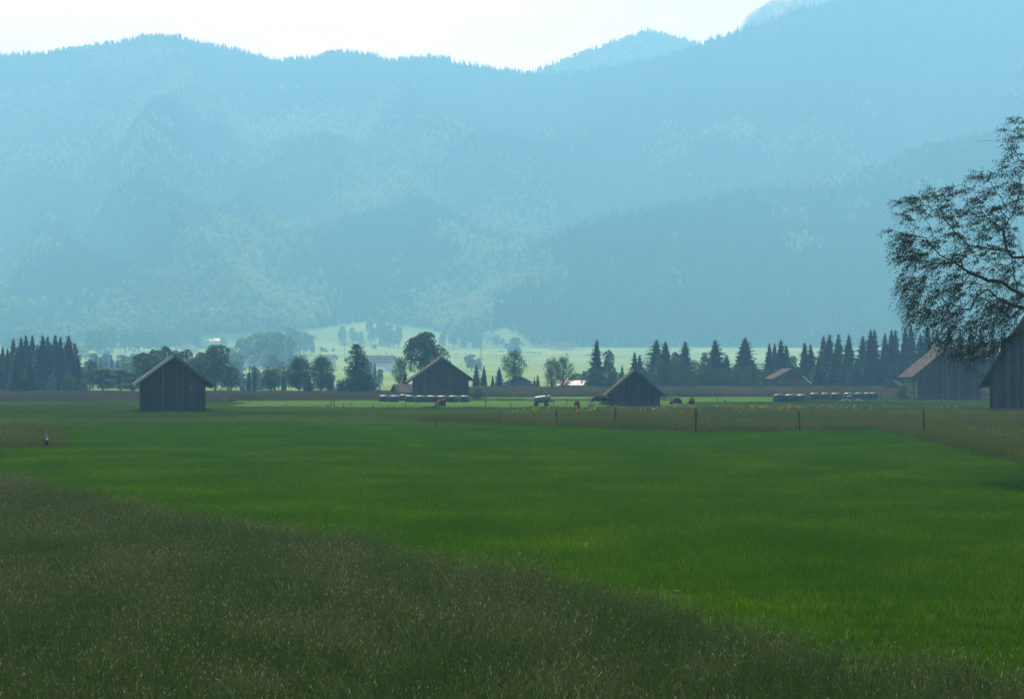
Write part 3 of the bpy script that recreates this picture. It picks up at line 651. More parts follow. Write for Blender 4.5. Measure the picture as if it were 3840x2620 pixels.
put_tree("dark_conifer", ("dk",), darktree, 11., 1338, 1284, 292, 156, .58, "large solitary dark conifer with ragged stepped outline", "conifer tree")
brd(1273, 1420, 310, 34, "small pale sapling against the meadow, left of the solitary conifer", zb=0, name="young_tree", cat="young tree", sparse=.3)
spr(1406, 1354, 480, 28, "hazy slim conifer just right of the solitary dark conifer", None); brd(1382, 1352, 470, 50, "hazy rounded tree half behind the solitary dark conifer", zb=0)
brd(1425, 1380, 470, 40, "low hazy tree by the white glasshouse", zb=0)
# big tree behind the bale barn, birches
brd(1592, 1236, 300, 172, "big drooping broadleaf tree towering behind the bale barn", zb=.24, sparse=.12, v=0, leaf=.15, n=6200)
spr(1519, 1391, 280, 52, "spruce at the left side of the bale barn", None)
airy(1500, 1335, 288, 62, "small drooping side tree left of the bale barn's big tree", None, 3, zb=.4)
airy(1926, 1310, 300, 92, "thin airy birch rising behind the small central hut", None, 4, 30, 115, zb=.45)
airy(2068, 1338, 290, 66, "airy birch left of the metal-roofed shed, left of a pair", "pair of airy birches", 5, 30, 125)
airy(2112, 1332, 288, 78, "airy birch beside the metal-roofed shed, right of a pair", "pair of airy birches", 6, 32, 125)
for px, tp, w_, lb in ((1786, 1364, 40, "slim spruce right of the bale barn, left of the close pair"), (1815, 1368, 38, "slim spruce right of the bale barn, right of the close pair"), (1873, 1373, 46, "ragged spruce standing alone left of the central hut"),
        (1847, 1405, 26, "short spruce touching the ragged lone spruce"), (2016, 1402, 24, "short spruce right of the central hut, taller of two"), (2005, 1412, 18, "short spruce right of the central hut, shorter of two")):
    spr(px, tp, 325, w_ * 1.15, lb)
brd(1792, 1455, 240, 62, "green bush against the right end of the bale barn", name="bush", zb=-.4, cat="bush")
# central spruce with leafy neighbour
spr(2238, 1268, 318, 92, "tall spruce with forked top between hut and tank trailer", None)
brd(2283, 1306, 324, 70, "leafy tree leaning on the fork-topped spruce", zb=0)
brd(2222, 1375, 312, 90, "dense leafy tree at the foot of the fork-topped spruce", zb=-.05)
brd(2295, 1385, 314, 96, "dense leafy tree between fork-topped spruce and broken barn", zb=-.05)
spr(2333, 1364, 400, 38, "hazy conifer left of the broken barn's ridge", None)
brd(2160, 1395, 380, 60, "hazy low tree behind the metal-roofed shed, left of two", zb=0); brd(2192, 1388, 390, 50, "hazy low tree behind the metal-roofed shed, right of two", zb=0)
# long spruce row
row = [(2380, 1315, 52), (2399, 1326, 50), (2462, 1268, 84), (2495, 1275, 76), (2569, 1275, 84), (2682, 1269, 92), (2725, 1327, 60), (2794, 1260, 104), (2885, 1283, 60), (2905, 1283, 56), (2928, 1269, 66), (2948, 1289, 60), (3017, 1279, 66),
       (3040, 1287, 56), (3088, 1253, 66), (3110, 1247, 66), (3144, 1246, 66), (3183, 1249, 74), (3236, 1254, 70), (3265, 1229, 66), (3279, 1230, 62), (3319, 1243, 60), (3343, 1230, 62), (3357, 1230, 60), (3394, 1219, 70), (3416, 1215, 74), (3451, 1241, 60), (3477, 1219, 70), (3515, 1226, 66)]
for i, (px, tp, w_) in enumerate(row):
    spr(px, tp, 338 + (i * 11) % 26, w_ * (1.45 + .2 * ((i * 5) % 4) / 3), "tall spruce in the long right-hand row, %s from its left end" % (ORD + ["last"])[i], "spruces of the long right-hand row")
for i, (px, tp) in enumerate(((3560, 1216), (3600, 1230), (3640, 1222), (3680, 1236), (3720, 1226), (3765, 1232), (3810, 1226), (3850, 1236))):
    spr(px, tp, 340 + (i * 7) % 20, 86, "tall spruce behind the tile-roofed barn, %s from the left" % ORD[i], "spruces behind the tile-roofed barn")
for i, (px, tp, w_) in enumerate(((2425, 1378, 80), (2478, 1340, 80), (2532, 1314, 56), (2552, 1350, 84), (2608, 1350, 84), (2642, 1316, 60), (2655, 1362, 84), (2712, 1378, 84), (2765, 1370, 84), (2820, 1365, 84), (2872, 1380, 74), (2974, 1328, 54), (2990, 1370, 70), (3050, 1378, 70))):
    brd(px, tp, 326 + (i * 5) % 14, w_ * 1.15, "leafy tree filling below the long spruce row, %s from the left" % ORD[i], "leafy trees under the spruce row", zb=-.05)
for i, px in enumerate((3070, 3125, 3165, 3210, 3250, 3300, 3350, 3380, 3435, 3490, 3545, 3600, 3660, 3720, 3780)):
    spr(px, 1335 + (i * 17) % 40, 330 + (i * 3) % 9, 92, "lower spruce filling the right end of the row, %s from the left" % ORD[i], "lower spruces at the row's right end")
brd(2858, 1437, 300, 46, "dark bush against the left wall of the half-hipped barn", name="bush", zb=-.2, cat="bush"); brd(3026, 1440, 306, 40, "bush against the right wall of the half-hipped barn", name="bush", zb=-.3, cat="bush")
brd(3392, 1440, 232, 56, "green bush at the left corner of the tile-roofed barn", name="bush", zb=-.3, cat="bush"); brd(3325, 1472, 230, 110, "wide low bush between bales and tile-roofed barn", name="bush", zb=-.6, cat="bush", mat='forest')
brd(3450, 1482, 226, 120, "dark low scrub along the tile-roofed barn's foot", name="bush", zb=-.6, cat="bush")
brd(2262, 1478, 200, 55, "bush between the grazing cow and the broken barn", name="bush", zb=-.6, cat="bush", v=2); brd(2294, 1480, 201, 40, "twiggy bush touching the broken barn's left wall", name="bush", zb=-.5, cat="bush", v=1, sparse=.2)
brd(1658, 1452, 236, 60, "dark bush growing against the bale barn's front wall", name="bush", zb=-.5, cat="bush")
brd(1568, 1472, 236, 36, "small dark bush at the bale barn's left corner", name="bush", zb=-.5, cat="bush")
brd(705, 1525, 158, 44, "dark weed clump at the foot of the left barn", name="bush", zb=-.6, cat="bush"); brd(512, 1532, 160, 50, "low weeds at the left barn's left corner", name="bush", zb=-.6, cat="bush", mat='forest')
brd(840, 1492, 210, 80, "low greenish thicket right behind the left barn", name="bush", zb=-.8, cat="bush", mat='forest')
brd(4, 1543, 160, 30, "small dark bush at the left picture edge", name="bush", zb=-.5, cat="bush")
brd(1228, 1516, 187, 26, "small bush beside the braced fence corner", name="bush", zb=-.5, cat="bush"); brd(2180, 1532, 145, 46, "weedy bush round the leaning fence post", name="bush", zb=-.6, cat="bush", mat='forest')
brd(2718, 1497, 218, 24, "tiny grey shrub in the pale strip", name="bush", zb=-.6, cat="bush", sparse=.2)
# hazy valley trees
vt = [(1005, 1262, 1330, 60), (1040, 1235, 1335, 74), (1075, 1217, 1335, 84), (1110, 1225, 1335, 80), (1140, 1240, 1330, 66), (1165, 1252, 1325, 50), (1172, 1287, 1322, 18), (1205, 1300, 1321, 28), (1223, 1307, 1321, 14), (1251, 1305, 1319, 13), (1406, 1289, 1312, 24),
      (1285, 1218, 1286, 44), (1322, 1226, 1288, 40), (1352, 1240, 1290, 36), (1392, 1178, 1292, 44), (1425, 1172, 1294, 46), (1462, 1214, 1300, 50), (1495, 1222, 1302, 48), (1440, 1230, 1298, 50),
      (1665, 1244, 1303, 44), (1700, 1230, 1304, 48), (1735, 1238, 1304, 44), (1771, 1192, 1300, 46), (1790, 1226, 1302, 50), (1865, 1254, 1299, 34), (1885, 1268, 1300, 30), (1933, 1262, 1332, 72),
      (1769, 1326, 1388, 60), (1795, 1340, 1390, 36), (860, 1300, 1372, 60), (895, 1325, 1400, 76), (930, 1272, 1340, 70), (965, 1285, 1360, 60), (1000, 1310, 1392, 60), (985, 1240, 1318, 50),
      (30, 1245, 1325, 70), (90, 1230, 1325, 70), (330, 1232, 1325, 70), (375, 1225, 1325, 80), (420, 1222, 1322, 84), (470, 1232, 1322, 76), (520, 1228, 1318, 80), (570, 1235, 1318, 66), (615, 1222, 1312, 80), (660, 1232, 1312, 70), (700, 1225, 1305, 70), (735, 1238, 1305, 50), (840, 1262, 1300, 30), (300, 1290, 1340, 60), (405, 1310, 1345, 46)]
vt += [(px, 1345 + (px * 7) % 40, 1458, 70 + (px * 3) % 20) for px in (350, 398, 445, 492, 541, 590, 648, 700, 757, 815)] + [(px, 1365 + (px * 7) % 34, 1462, 62 + (px * 3) % 20) for px in (867, 903, 948, 985, 1031, 1072)] + [(1104, 1392, 1450, 50), (1236, 1398, 1452, 44), (885, 1345, 1430, 60), (1060, 1352, 1432, 60), (1110, 1345, 1400, 50), (905, 1262, 1372, 80), (942, 1256, 1375, 80), (978, 1241, 1378, 88), (1012, 1240, 1378, 88), (1046, 1242, 1380, 80), (1083, 1256, 1375, 66), (762, 1325, 1402, 76), (802, 1318, 1401, 84), (846, 1322, 1402, 84), (350, 1322, 1401, 74), (402, 1325, 1403, 84), (455, 1328, 1402, 80), (508, 1322, 1400, 80), (888, 1318, 1398, 74), (1022, 1325, 1412, 70)]
def zone(px): return "left wood" if px < 330 else "pines" if px < 500 else "left barn" if px < 860 else "paired trees" if px < 1260 else "dark conifer" if px < 1440 else "big barn tree" if px < 1680 else "central hut"
for i, (px, tp, bp, w_) in enumerate(vt):
    b = hit(px, bp, 360); near = zone(px)
    o = put_tree("valley_tree", ("v", i % 5), lambda: broad_proto(20 + i % 5, .75, 1300, .38, -.1 if i % 2 else .0, 9, 0, 'forest'), 10., px, tp, b.y, w_ * 1.1, .75,
                 "far hazy %s tree beyond the %s, %s of those there" % ("bushy" if w_ < 30 else "round" if i % 2 else "tall", near, ORD[sorted(a[0] for a in vt if zone(a[0]) == near).index(px)]), "tree", "hazy trees of the valley floor")
# ------------------------------------------------------------------ barns
def board_wall(x0, x1, zt, y, wd=.15, mb=None, axis='x', z0=-.1, skip=None, th=.03):
    """vertical boards from x0 to x1, top height zt(x); axis 'x' runs along x at depth y, 'y' runs along y at x=y"""
    mb = mb or MB(); x = x0
    while x < x1 - .02:
        w_ = min(wd * random.uniform(.8, 1.15), x1 - x); e = x + w_ - .012
        if not (skip and skip(x + w_ / 2)):
            yy = y + random.uniform(-.012, .012); zb = z0; a, b = zt(x), zt(e); t = random.random()
            P = []
            for dy in (0,):
                q = [(x, yy, zb), (e, yy, zb), (e, yy + th, zb), (x, yy + th, zb), (x, yy, a), (e, yy, b), (e, yy + th, b), (x, yy + th, a)]
            if axis == 'y': q = [(p[1], p[0], p[2]) for p in q]
            mb.hexa(q, t)
        x += w_
    return mb
def roof_side(s, W, oh, ze, zr, y0, y1, n, sag, name, mat, parent, th=.05, step=.035, ny=6, wob=.0):
    """courses of roofing on one slope; s = -1 left, +1 right; ze is the height of the eave tip"""
    mb = MB(); X = W / 2 + oh; L = math.hypot(X, zr - ze); nx, nz = s * (zr - ze) / L, X / L
    sg = lambda f, y: -sag * math.sin(math.pi * (y - y0) / (y1 - y0)) * (1 - .5 * f) + wob * (vnoise(np.array(y * .8 + f * 9), np.array(f * 4.)) - .5)
    for i in range(n):
        f0 = i / n; f1 = min(1, (i + 1.12) / n)
        for j in range(ny):
            ya = y0 + (y1 - y0) * j / ny + .004; yb = y0 + (y1 - y0) * (j + 1) / ny - .004; t = random.random(); P = []
            for off in (0, th):
                for (f, y) in ((f0, ya), (f1, ya), (f1, yb), (f0, yb)):
                    o2 = off + (step if f == f1 else 0)
                    P.append((s * X * f + nx * o2, y, zr + (ze - zr) * f + nz * o2 + sg(f, y)))
            mb.hexa(P, t)
    return mb.build(name, mat, parent)
def deck(s, W, oh, ze, zr, y0, y1, parent, mat):
    mb = MB(); X = W / 2 + oh - .04
    ze2 = ze + .04 * (zr - ze) / X
    P = [(0, y0 + .03, zr - .15), (s * X, y0 + .03, ze2 - .15), (s * X, y1 - .03, ze2 - .15), (0, y1 - .03, zr - .15), (0, y0 + .03, zr - .06), (s * X, y0 + .03, ze2 - .06), (s * X, y1 - .03, ze2 - .06), (0, y1 - .03, zr - .06)]
    mb.hexa(P, .3)
    for k in range(int((y1 - y0) / .9) + 1):      # rafters
        y = y0 + .15 + k * .9
        if y > y1 - .1: break
        mb.hexa([(0, y, zr - .30), (s * X, y, ze2 - .27), (s * X, y + .1, ze2 - .27), (0, y + .1, zr - .30), (0, y, zr - .155), (s * X, y, ze2 - .155), (s * X, y + .1, ze2 - .155), (0, y + .1, zr - .155)], .2)
    return mb.build("rafters", mat, parent)
def verge(s, W, oh, ze, zr, y, parent, mat, hgt=.24, th=.05, name="verge_board"):
    mb = MB(); X = W / 2 + oh
    mb.hexa([(s * .005, y, zr - hgt), (s * X, y, ze - hgt), (s * X, y + th, ze - hgt), (s * .005, y + th, zr - hgt), (s * .005, y, zr + .04), (s * X, y, ze + .04), (s * X, y + th, ze + .04), (s * .005, y + th, zr + .04)], .5)
    return mb.build(name, mat, parent)
def barn(lab, px, base, W, D, hw, zr, theta, oh=(.9, .9), of=.6, ob=.6, ze=None, roofmat='tile', n=12, sag=.05, wood='wood', slat=None, verges=('trim', 'trim'), ridge=True, skip=None, wob=0., name="barn", Y=None, cat="barn"):
    Y = Y or F * H / (base - HZ); e = empty(name, at(px, Y, -.02), R(theta), lab, cat)
    sl = (zr - hw) / (W / 2); zw = lambda x: zr - .22 - abs(x) * (zr - hw) / (W / 2)
    board_wall(-W / 2, W / 2, zw, 0, skip=skip).build("front_wall", M[wood], e)
    board_wall(-W / 2, W / 2, zw, D - .03).build("rear_wall", M[wood], e)
    for s in (-1, 1):
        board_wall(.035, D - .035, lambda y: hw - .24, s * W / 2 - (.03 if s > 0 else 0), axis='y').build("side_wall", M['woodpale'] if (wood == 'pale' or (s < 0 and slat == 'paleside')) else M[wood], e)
    fr = MB()
    for s in (-1, 1):
        for y in (.1, D - .2): fr.box((s * (W / 2 - .12), y + .06, (hw - .4) / 2), (.14, .14, hw - .4), tint=.2)
    fr.box((0, .12, hw - .5), (W - .4, .12, .14), tint=.2); fr.build("timber_frame", M['trim'], e)
    for i, s in enumerate((-1, 1)):
        z_e = hw - oh[i] * sl
        roof_side(s, W, oh[i], z_e, zr, -of, D + ob, n, sag, "roof", M[roofmat], e, wob=wob)
        deck(s, W, oh[i], z_e, zr, -of, D + ob, e, M['trim']); verge(s, W, oh[i], z_e, zr, -of - .055, e, M[verges[i]])
    if ridge:
        mb = MB(); k = 10
        for j in range(k):
            y0, y1 = -of - .02 + (D + of + ob) * j / k, -of - .02 + (D + of + ob) * (j + 1) / k - .01
            f = lambda y: zr + .05 - sag * math.sin(math.pi * (y + of) / (D + of + ob))
            mb.hexa([(-.14, y0, f(y0) - .06), (.14, y0, f(y0) - .06), (.14, y1, f(y1) - .06), (-.14, y1, f(y1) - .06), (-.05, y0, f(y0) + .06), (.05, y0, f(y0) + .06), (.05, y1, f(y1) + .06), (-.05, y1, f(y1) + .06)], random.random())
        mb.build("ridge_cap", M[roofmat], e)
    return e
# left barn
b1 = barn("windowless grey board barn standing alone at the left, gable towards us", 650, 1548, 7.1, 8, 3.85, 6.5, 15.5, oh=(.85, .95), of=.35, roofmat='greyroof', verges=('trimsun', 'trim'), n=14, sag=.02)
mb = MB(); mb.hexa([(3.6, .2, 3.15), (4.4, .2, 2.75), (4.4, 7.5, 2.75), (3.6, 7.5, 3.15), (3.6, .2, 3.27), (4.4, .2, 2.87), (4.4, 7.5, 2.87), (3.6, 7.5, 3.27)]); mb.build("lower_canopy", M['trim'], b1)
# bale barn
b2 = barn("wide brown board barn behind the long row of wrapped bales", 1658, 1500, 9.1, 13, 4.1, 7.3, 6.3, oh=(1.35, .8), of=.9, roofmat='tile', n=14, sag=.12, Y=243)
# broken barn with a board missing
b3 = barn("weathered barn with mossy roof and a missing wall board", 2382, 1523, 6.8, 6, 2.15, 5.1, -1.2, oh=(.75, .75), of=.7, roofmat='moss', n=16, sag=.12, wob=.12, skip=lambda x: 1.93 < x < 2.48)
mb = MB()
for k in range(9): mb.box((2.2, .12, .25 + k * .21), (.56, .03, .09 + .02 * (k % 2)), tint=random.random() * .5)
mb.build("slat", M['wood'], b3)
mb = MB(); mb.box((2.2, .9, 1.1), (1.1, .05, 2.2), tint=.1); mb.build("inner_boarding", M['trim'], b3)
mb = MB()
for k in range(14): mb.box((random.choice((-.05, .0, .45, .5)) + random.uniform(-.02, .02), -.013, .3 + k * .12), (.035, .012, .05), tint=.0)
mb.build("knot_hole", M['black'], b3)
# tile-roofed barn
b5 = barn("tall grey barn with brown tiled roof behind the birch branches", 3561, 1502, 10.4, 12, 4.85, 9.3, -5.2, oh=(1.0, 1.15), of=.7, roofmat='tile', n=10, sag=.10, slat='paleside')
mb = MB(); mb.box((-5.3, 3.2, 2.3), (.14, .14, 4.6)); mb.build("corner_post", M['trim'], b5)
# half-visible right barn
b6 = barn("steep-roofed weathered barn cut off by the right picture edge", 3890, 1551, 9.6, 11, 4.8, 12.3, -30, oh=(1.1, 1.1), of=.9, roofmat='moss', n=16, sag=.04, wob=.1, Y=148, verges=('woodpale', 'trim'))
# half-hipped barns
def hipped(lab, px, Y, W, D, zr, hw, theta, roofmat='redtile', verge_mat='trimsun', name="barn"):
    e = empty(name, at(px, Y, -.02), R(theta), lab, "barn"); zs = hw + (zr - hw) * .42; xs = W / 2 * (zr - zs) / (zr - hw)
    sl = (zr - hw) / (W / 2)
    zt = lambda x: zr - .2 - abs(x) * sl
    board_wall(-W / 2 + .1, W / 2 - .1, lambda x: min(zt(x), 99), 1.25, z0=hw * .8).build("gable_wall", M['wood'], e)
    board_wall(-W / 2 + .2, W / 2 + .25, lambda x: hw * .62, 0).build("front_wall", M['wood'], e)
    board_wall(-W / 2, W / 2, zt, D).build("rear_wall", M['wood'], e)
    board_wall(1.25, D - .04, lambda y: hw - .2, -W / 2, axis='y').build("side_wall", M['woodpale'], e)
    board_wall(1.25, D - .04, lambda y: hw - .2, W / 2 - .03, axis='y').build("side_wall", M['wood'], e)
    for s in (-1, 1):
        roof_side(s, W, .8, hw - .8 * sl, zr, .75, D + .6, 12, .1, "roof", M[roofmat], e); deck(s, W, .8, hw - .8 * sl, zr, .75, D + .6, e, M['trim'])
        verge(s, W, .8, hw - .8 * sl, zr, .69, e, M['trimsun'] if s < 0 else M['trim'], .14)  # left verge paler than the right, sun put into its colour
    mb = MB(); n = 8; xa = W / 2 * .62; xb = W / 2 + .55
    for i in range(n):
        f0, f1 = i / n, min(1, (i + 1.1) / n); z = lambda f: hw * .98 + .55 + (hw * .58 - hw * .98 - .55) * f; y = lambda f: 1.2 - 1.7 * f
        x = lambda f: xa + (xb - xa) * f
        mb.hexa([(-x(f0) * .96, y(f0), z(f0)), (-x(f1) * .96, y(f1), z(f1)), (x(f1), y(f1), z(f1)), (x(f0), y(f0), z(f0)), (-x(f0) * .96, y(f0), z(f0) + .05), (-x(f1) * .96, y(f1) - .02, z(f1) + .09), (x(f1), y(f1) - .02, z(f1) + .09), (x(f0), y(f0), z(f0) + .05)], random.random())
    mb.build("skirt_roof", M[roofmat], e)
    mb = MB(); z = lambda f: hw * .98 + .62 + (hw * .58 - hw * .98 - .55) * f
    mb.hexa([(xa, 1.25, z(0)), (xb, -.5, z(1)), (xb + .22, -.45, z(1)), (xa + .22, 1.3, z(0)), (xa, 1.25, z(0) + .12), (xb, -.5, z(1) + .12), (xb + .22, -.45, z(1) + .12), (xa + .22, 1.3, z(0) + .12)]); mb.build("verge_trim", M[verge_mat], e)
    mb = MB(); mb.box((-W * .28, -.02, .75), (1.0, .05, 1.5), tint=.0); mb.build("door", M['trim'], e)
    return e
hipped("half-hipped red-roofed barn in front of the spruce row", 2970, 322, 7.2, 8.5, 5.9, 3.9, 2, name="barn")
hipped("small hazy half-hipped hut in the middle beneath the airy birch", 1948, 345, 6.6, 6, 4.2, 2.6, 4, name="hut")["category"] = "hut"
def shed(lab, px, Y, W, D, hf, hb, theta, roof='metalroof', name="shed", wall='wood'):
    e = empty(name, at(px, Y, -.02), R(theta), lab, "shed"); zm = hb
    board_wall(-W / 2, W / 2, lambda x: hf - .05, 0).build("front_wall", M[wall], e); board_wall(-W / 2, W / 2, lambda x: hf - .05, D).build("rear_wall", M[wall], e)
    for s in (-1, 1): board_wall(.04, D - .04, lambda y: hf + (zm - hf) * (1 - abs(y / D * 2 - 1)) - .08, s * (W / 2) - (.03 if s > 0 else 0), axis='y').build("side_wall", M[wall], e)
    for k, (ya, yb) in enumerate(((-.6, D / 2), (D / 2 + .01, D + .6))):
        mb = MB(); m = 12
        for j in range(m):
            x0, x1 = -W / 2 - .5 + (W + 1) * j / m, -W / 2 - .5 + (W + 1) * (j + 1) / m - .02; t = random.random()
            za, zb = (hf - .15, zm) if k == 0 else (zm, hf - .15)
            mb.hexa([(x0, ya, za), (x1, ya, za), (x1, yb, zb), (x0, yb, zb), (x0, ya, za + .07), (x1, ya, za + .07), (x1, yb, zb + .07), (x0, yb, zb + .07)], t)
        mb.build("roof", M[roof], e)
    return e
shed("long shed with pale rust-stained sheet roof right of the birches", 2145, 345, 6.2, 5, 2.0, 3.0, -4)
shed("low red-roofed shed peeping out behind the bale barn's left side", 1545, 275, 5, 5, 1.0, 2.5, 20, roof='tile')
h4 = barn("faint grey hut deep in the haze left of the tile-roofed barn", 3346, 1460, 3.8, 3.5, 1.9, 3.2, -30, oh=(.3, .3), of=.2, ob=.2, n=6, roofmat='tile', name="hut", Y=290, cat="hut")
# distant farmhouses
def house(lab, px, base, W, D, hw, zr, theta, roof='redtile', Y=None, wall='plaster', lower=None):
    p = hit(px, base, 360) if Y is None else at(px, Y); e = empty("farmhouse", p, R(theta), lab, "farmhouse")
    mb = MB(); mb.hexa([(-W / 2, 0, -1), (W / 2, 0, -1), (W / 2, D, -1), (-W / 2, D, -1), (-W / 2, 0, hw), (W / 2, 0, hw), (W / 2, D, hw), (-W / 2, D, hw)], .5)
    mb.add([(-W / 2, .02, hw), (W / 2, .02, hw), (0, .02, zr - .1), (-W / 2, D - .02, hw), (W / 2, D - .02, hw), (0, D - .02, zr - .1)], [(0, 1, 2), (4, 3, 5)], .5); mb.build("wall", M[wall], e)
    sl = (zr - hw) / (W / 2)
    for s in (-1, 1): roof_side(s, W, 1.0, hw - sl, zr, -1.2, D + 1.2, 8, .0, "roof", M[roof], e, th=.12)
    for i in range(3):
        for j in range(2):
            x = (-.3 + .3 * i) * W; z = hw * (.25 + .42 * j)
            mb = MB(); mb.box((x, -.03, z), (1.1, .06, 1.3), tint=.5); wn = mb.build("window", M['white'], e)
            mb = MB(); mb.box((x, -.07, z), (.9, .05, 1.1), tint=.5); mb.build("pane", M['glass'], wn)
    mb = MB(); mb.box((W * .15, D * .6, zr + .1), (.7, .7, 1.6)); mb.build("chimney", M['plaster'], e)
    return e
house("hazy farmhouse with broad reddish roof beyond the narrow conifers", 950, 1378, 12, 10, 4.2, 7.2, 60)
house("hazy low farmhouse with reddish roof left of the paired trees", 1052, 1382, 11, 14, 3.2, 5.6, 75)
house("large hazy farmhouse beyond the meadow right of the dark conifer", 1474, 1390, 12, 15, 5.2, 9, 82, roof='tile')
house("hazy farmhouse roof between paired trees and dark conifer", 1254, 1362, 10, 10, 3.4, 6.2, 80, roof='tile')
house("tiny farmhouse at the far meadow's upper edge under the forest", 2111, 1312, 11, 12, 4, 7.5, 70, roof='tile')
house("tiny farmhouse with pinkish roof at the meadow's upper edge", 2154, 1314, 11, 14, 4, 8, 85)
house("small pale farmhouse by the far trees left of centre hut", 1838, 1266, 9, 10, 4, 7, 30)
house("hazy farmhouse half hidden by trees above the left barn", 720, 1322, 12, 12, 4.5, 8, 35, roof='tile')
for i, px in enumerate((765, 781, 797, 813, 829)):
    house("white village house in the row above the left barn's right side, %s from the left" % ORD[i], px, 1292 - i * 1.2, 5.5, 6, 3, 5, 10 + 25 * i, roof='metalroof')["group"] = "village houses in a row"
house("village house with pale roof above the left barn's ridge", 594, 1310, 8, 8, 4, 6.5, 15, roof='greyroof')
house("village house with shining roof behind the left wood's tops", 172, 1275, 12, 10, 5, 9, 40, roof='metalroof')
# glasshouse
p = hit(1428, 1391, 360); e = empty("glasshouse", p, R(5), "bright white round-topped tunnel glasshouse beside the large hazy farmhouse", "greenhouse")
mb = MB(); Lg = 12; ang = [math.pi * k / 10 for k in range(11)]
vs = [(math.cos(a) * 2.2, y, math.sin(a) * 2.4 - .1) for y in (0, Lg) for a in ang]; mb.add(vs, [(k, k + 1, 12 + k, 11 + k) for k in range(10)] + [tuple(range(11)), tuple(range(21, 10, -1))]); o = mb.build("cover", M['white'], e); o.rotation_euler = (0, 0, R(-80)); o.location = (-3, 0, 0)
# ------------------------------------------------------------------ valley road, poles, cars
def road(name, pts, wd, lift=.25):
    P = []
    for (a, b), (c, d) in zip(pts[:-1], pts[1:]):
        for k in range(12): f = k / 12; P.append(hit(a + (c - a) * f, b + (d - b) * f, 360))
    P.append(hit(*pts[-1], 360)); mb = MB(); ys = [p.y for p in P]; 
    ys = [float(np.mean(ys[max(0, i - 6):i + 7])) for i in range(len(ys))]
    for i in range(len(P) - 1):
        q = []
        for j in (i, i + 1):
            x = P[j].x; y = ys[j]
            for dy in (-wd / 2, wd / 2): q.append((x, y + dy, float(height(x, y)) + lift))
        mb.add([q[0], q[2], q[3], q[1]] + [(v[0], v[1], v[2] - 1.5) for v in (q[0], q[2], q[3], q[1])], [(0, 1, 2, 3), (4, 5, 1, 0), (3, 2, 6, 7)], .6)
    o = mb.build(name, M['road']); tag(o, kind='structure'); return P, ys
RP, RY_ = road("road", [(1100, 1288), (1155, 1291), (1505, 1307), (1658, 1312), (1883, 1322), (2038, 1329), (2204, 1334), (2369, 1340), (2560, 1347), (2900, 1352)], 9)
def car(px, lab, mat):
    i = min(range(len(RP)), key=lambda k: abs(pxof(RP[k].x, RP[k].y) - px)); p = Vector(((px - 1920) / F * RY_[i], RY_[i], 0)); p.z = float(height(p.x, p.y)) + .25
    e = empty("car", p, 0, lab, "car", "cars on the valley road")
    mb = MB(); mb.hexa([(-2.1, -.85, .3), (2.1, -.85, .3), (2.1, .85, .3), (-2.1, .85, .3), (-2.1, -.85, .85), (2.1, -.85, .8), (2.1, .85, .8), (-2.1, .85, .85)]); mb.build("body", M[mat], e)
    mb = MB(); mb.hexa([(-1.7, -.8, .85), (1.2, -.8, .82), (1.2, .8, .82), (-1.7, .8, .85), (-1.2, -.65, 1.4), (.5, -.65, 1.42), (.5, .65, 1.42), (-1.2, .65, 1.4)]); mb.build("cabin", M['glass'], e)
    for x in (-1.3, 1.3):
        for y in (-.86, .7): mb = MB(); mb.tube([(x, y, .32), (x, y + .16, .32)], .32, 12); mb.build("wheel", M['rubber'], e)
for px, lb, mt in ((1883, "small dark car on the valley road right of the lattice mast", 'cardark'), (1982, "dark car on the road, leftmost of three close together", 'cardark'), (2003, "dark car on the road, middle of three close together", 'cardark'),
        (2022, "dark car on the road, rightmost of three close together", 'cardark'), (2126, "gleaming silver car on the valley road left of the fork-topped spruce", 'carpaint'), (2203, "gleaming silver car on the road beside the fork-topped spruce", 'carpaint')): car(px, lb, mt)
def pole(px, top, base, r, lab, lattice=False):
    p = hit(px, base, 360); h = topz(top, p.y) - p.z; e = empty("lattice_mast" if lattice else "utility_pole", p, 0, lab, "mast" if lattice else "pole"); mb = MB()
    if lattice:
        n = 12
        for s in ((-1, -1), (1, -1), (1, 1), (-1, 1)): mb.tube([(s[0] * r, s[1] * r, -.5), (s[0] * r * .3, s[1] * r * .3, h)], .12, 4)
        for k in range(n):
            z0, z1 = h * k / n, h * (k + 1) / n; a, b = r * (1 - .7 * k / n), r * (1 - .7 * (k + 1) / n)
            for y in (-1, 1): mb.tube([(-a, y * a, z0), (b, y * b, z1)], .07, 4); mb.tube([(a, y * a, z0), (-b, y * b, z1)], .07, 4)
        mb.build("tower", M['galv'], e)
    else:
        mb.tube([(0, 0, -.5), (0, 0, h)], [r, r * .7], 8); mb.build("shaft", M['post'], e)
    mb = MB(); mb.box((0, 0, h - .6), (2.4 if not lattice else 4, .15, .15)); mb.build("crossarm", M['post'], e)
pole(1293, 1287, 1356, .22, "thin pole standing in the far meadow left of the dark conifer")
pole(1804, 1252, 1346, .8, "hazy lattice mast in the far meadow behind the slim spruces", True)
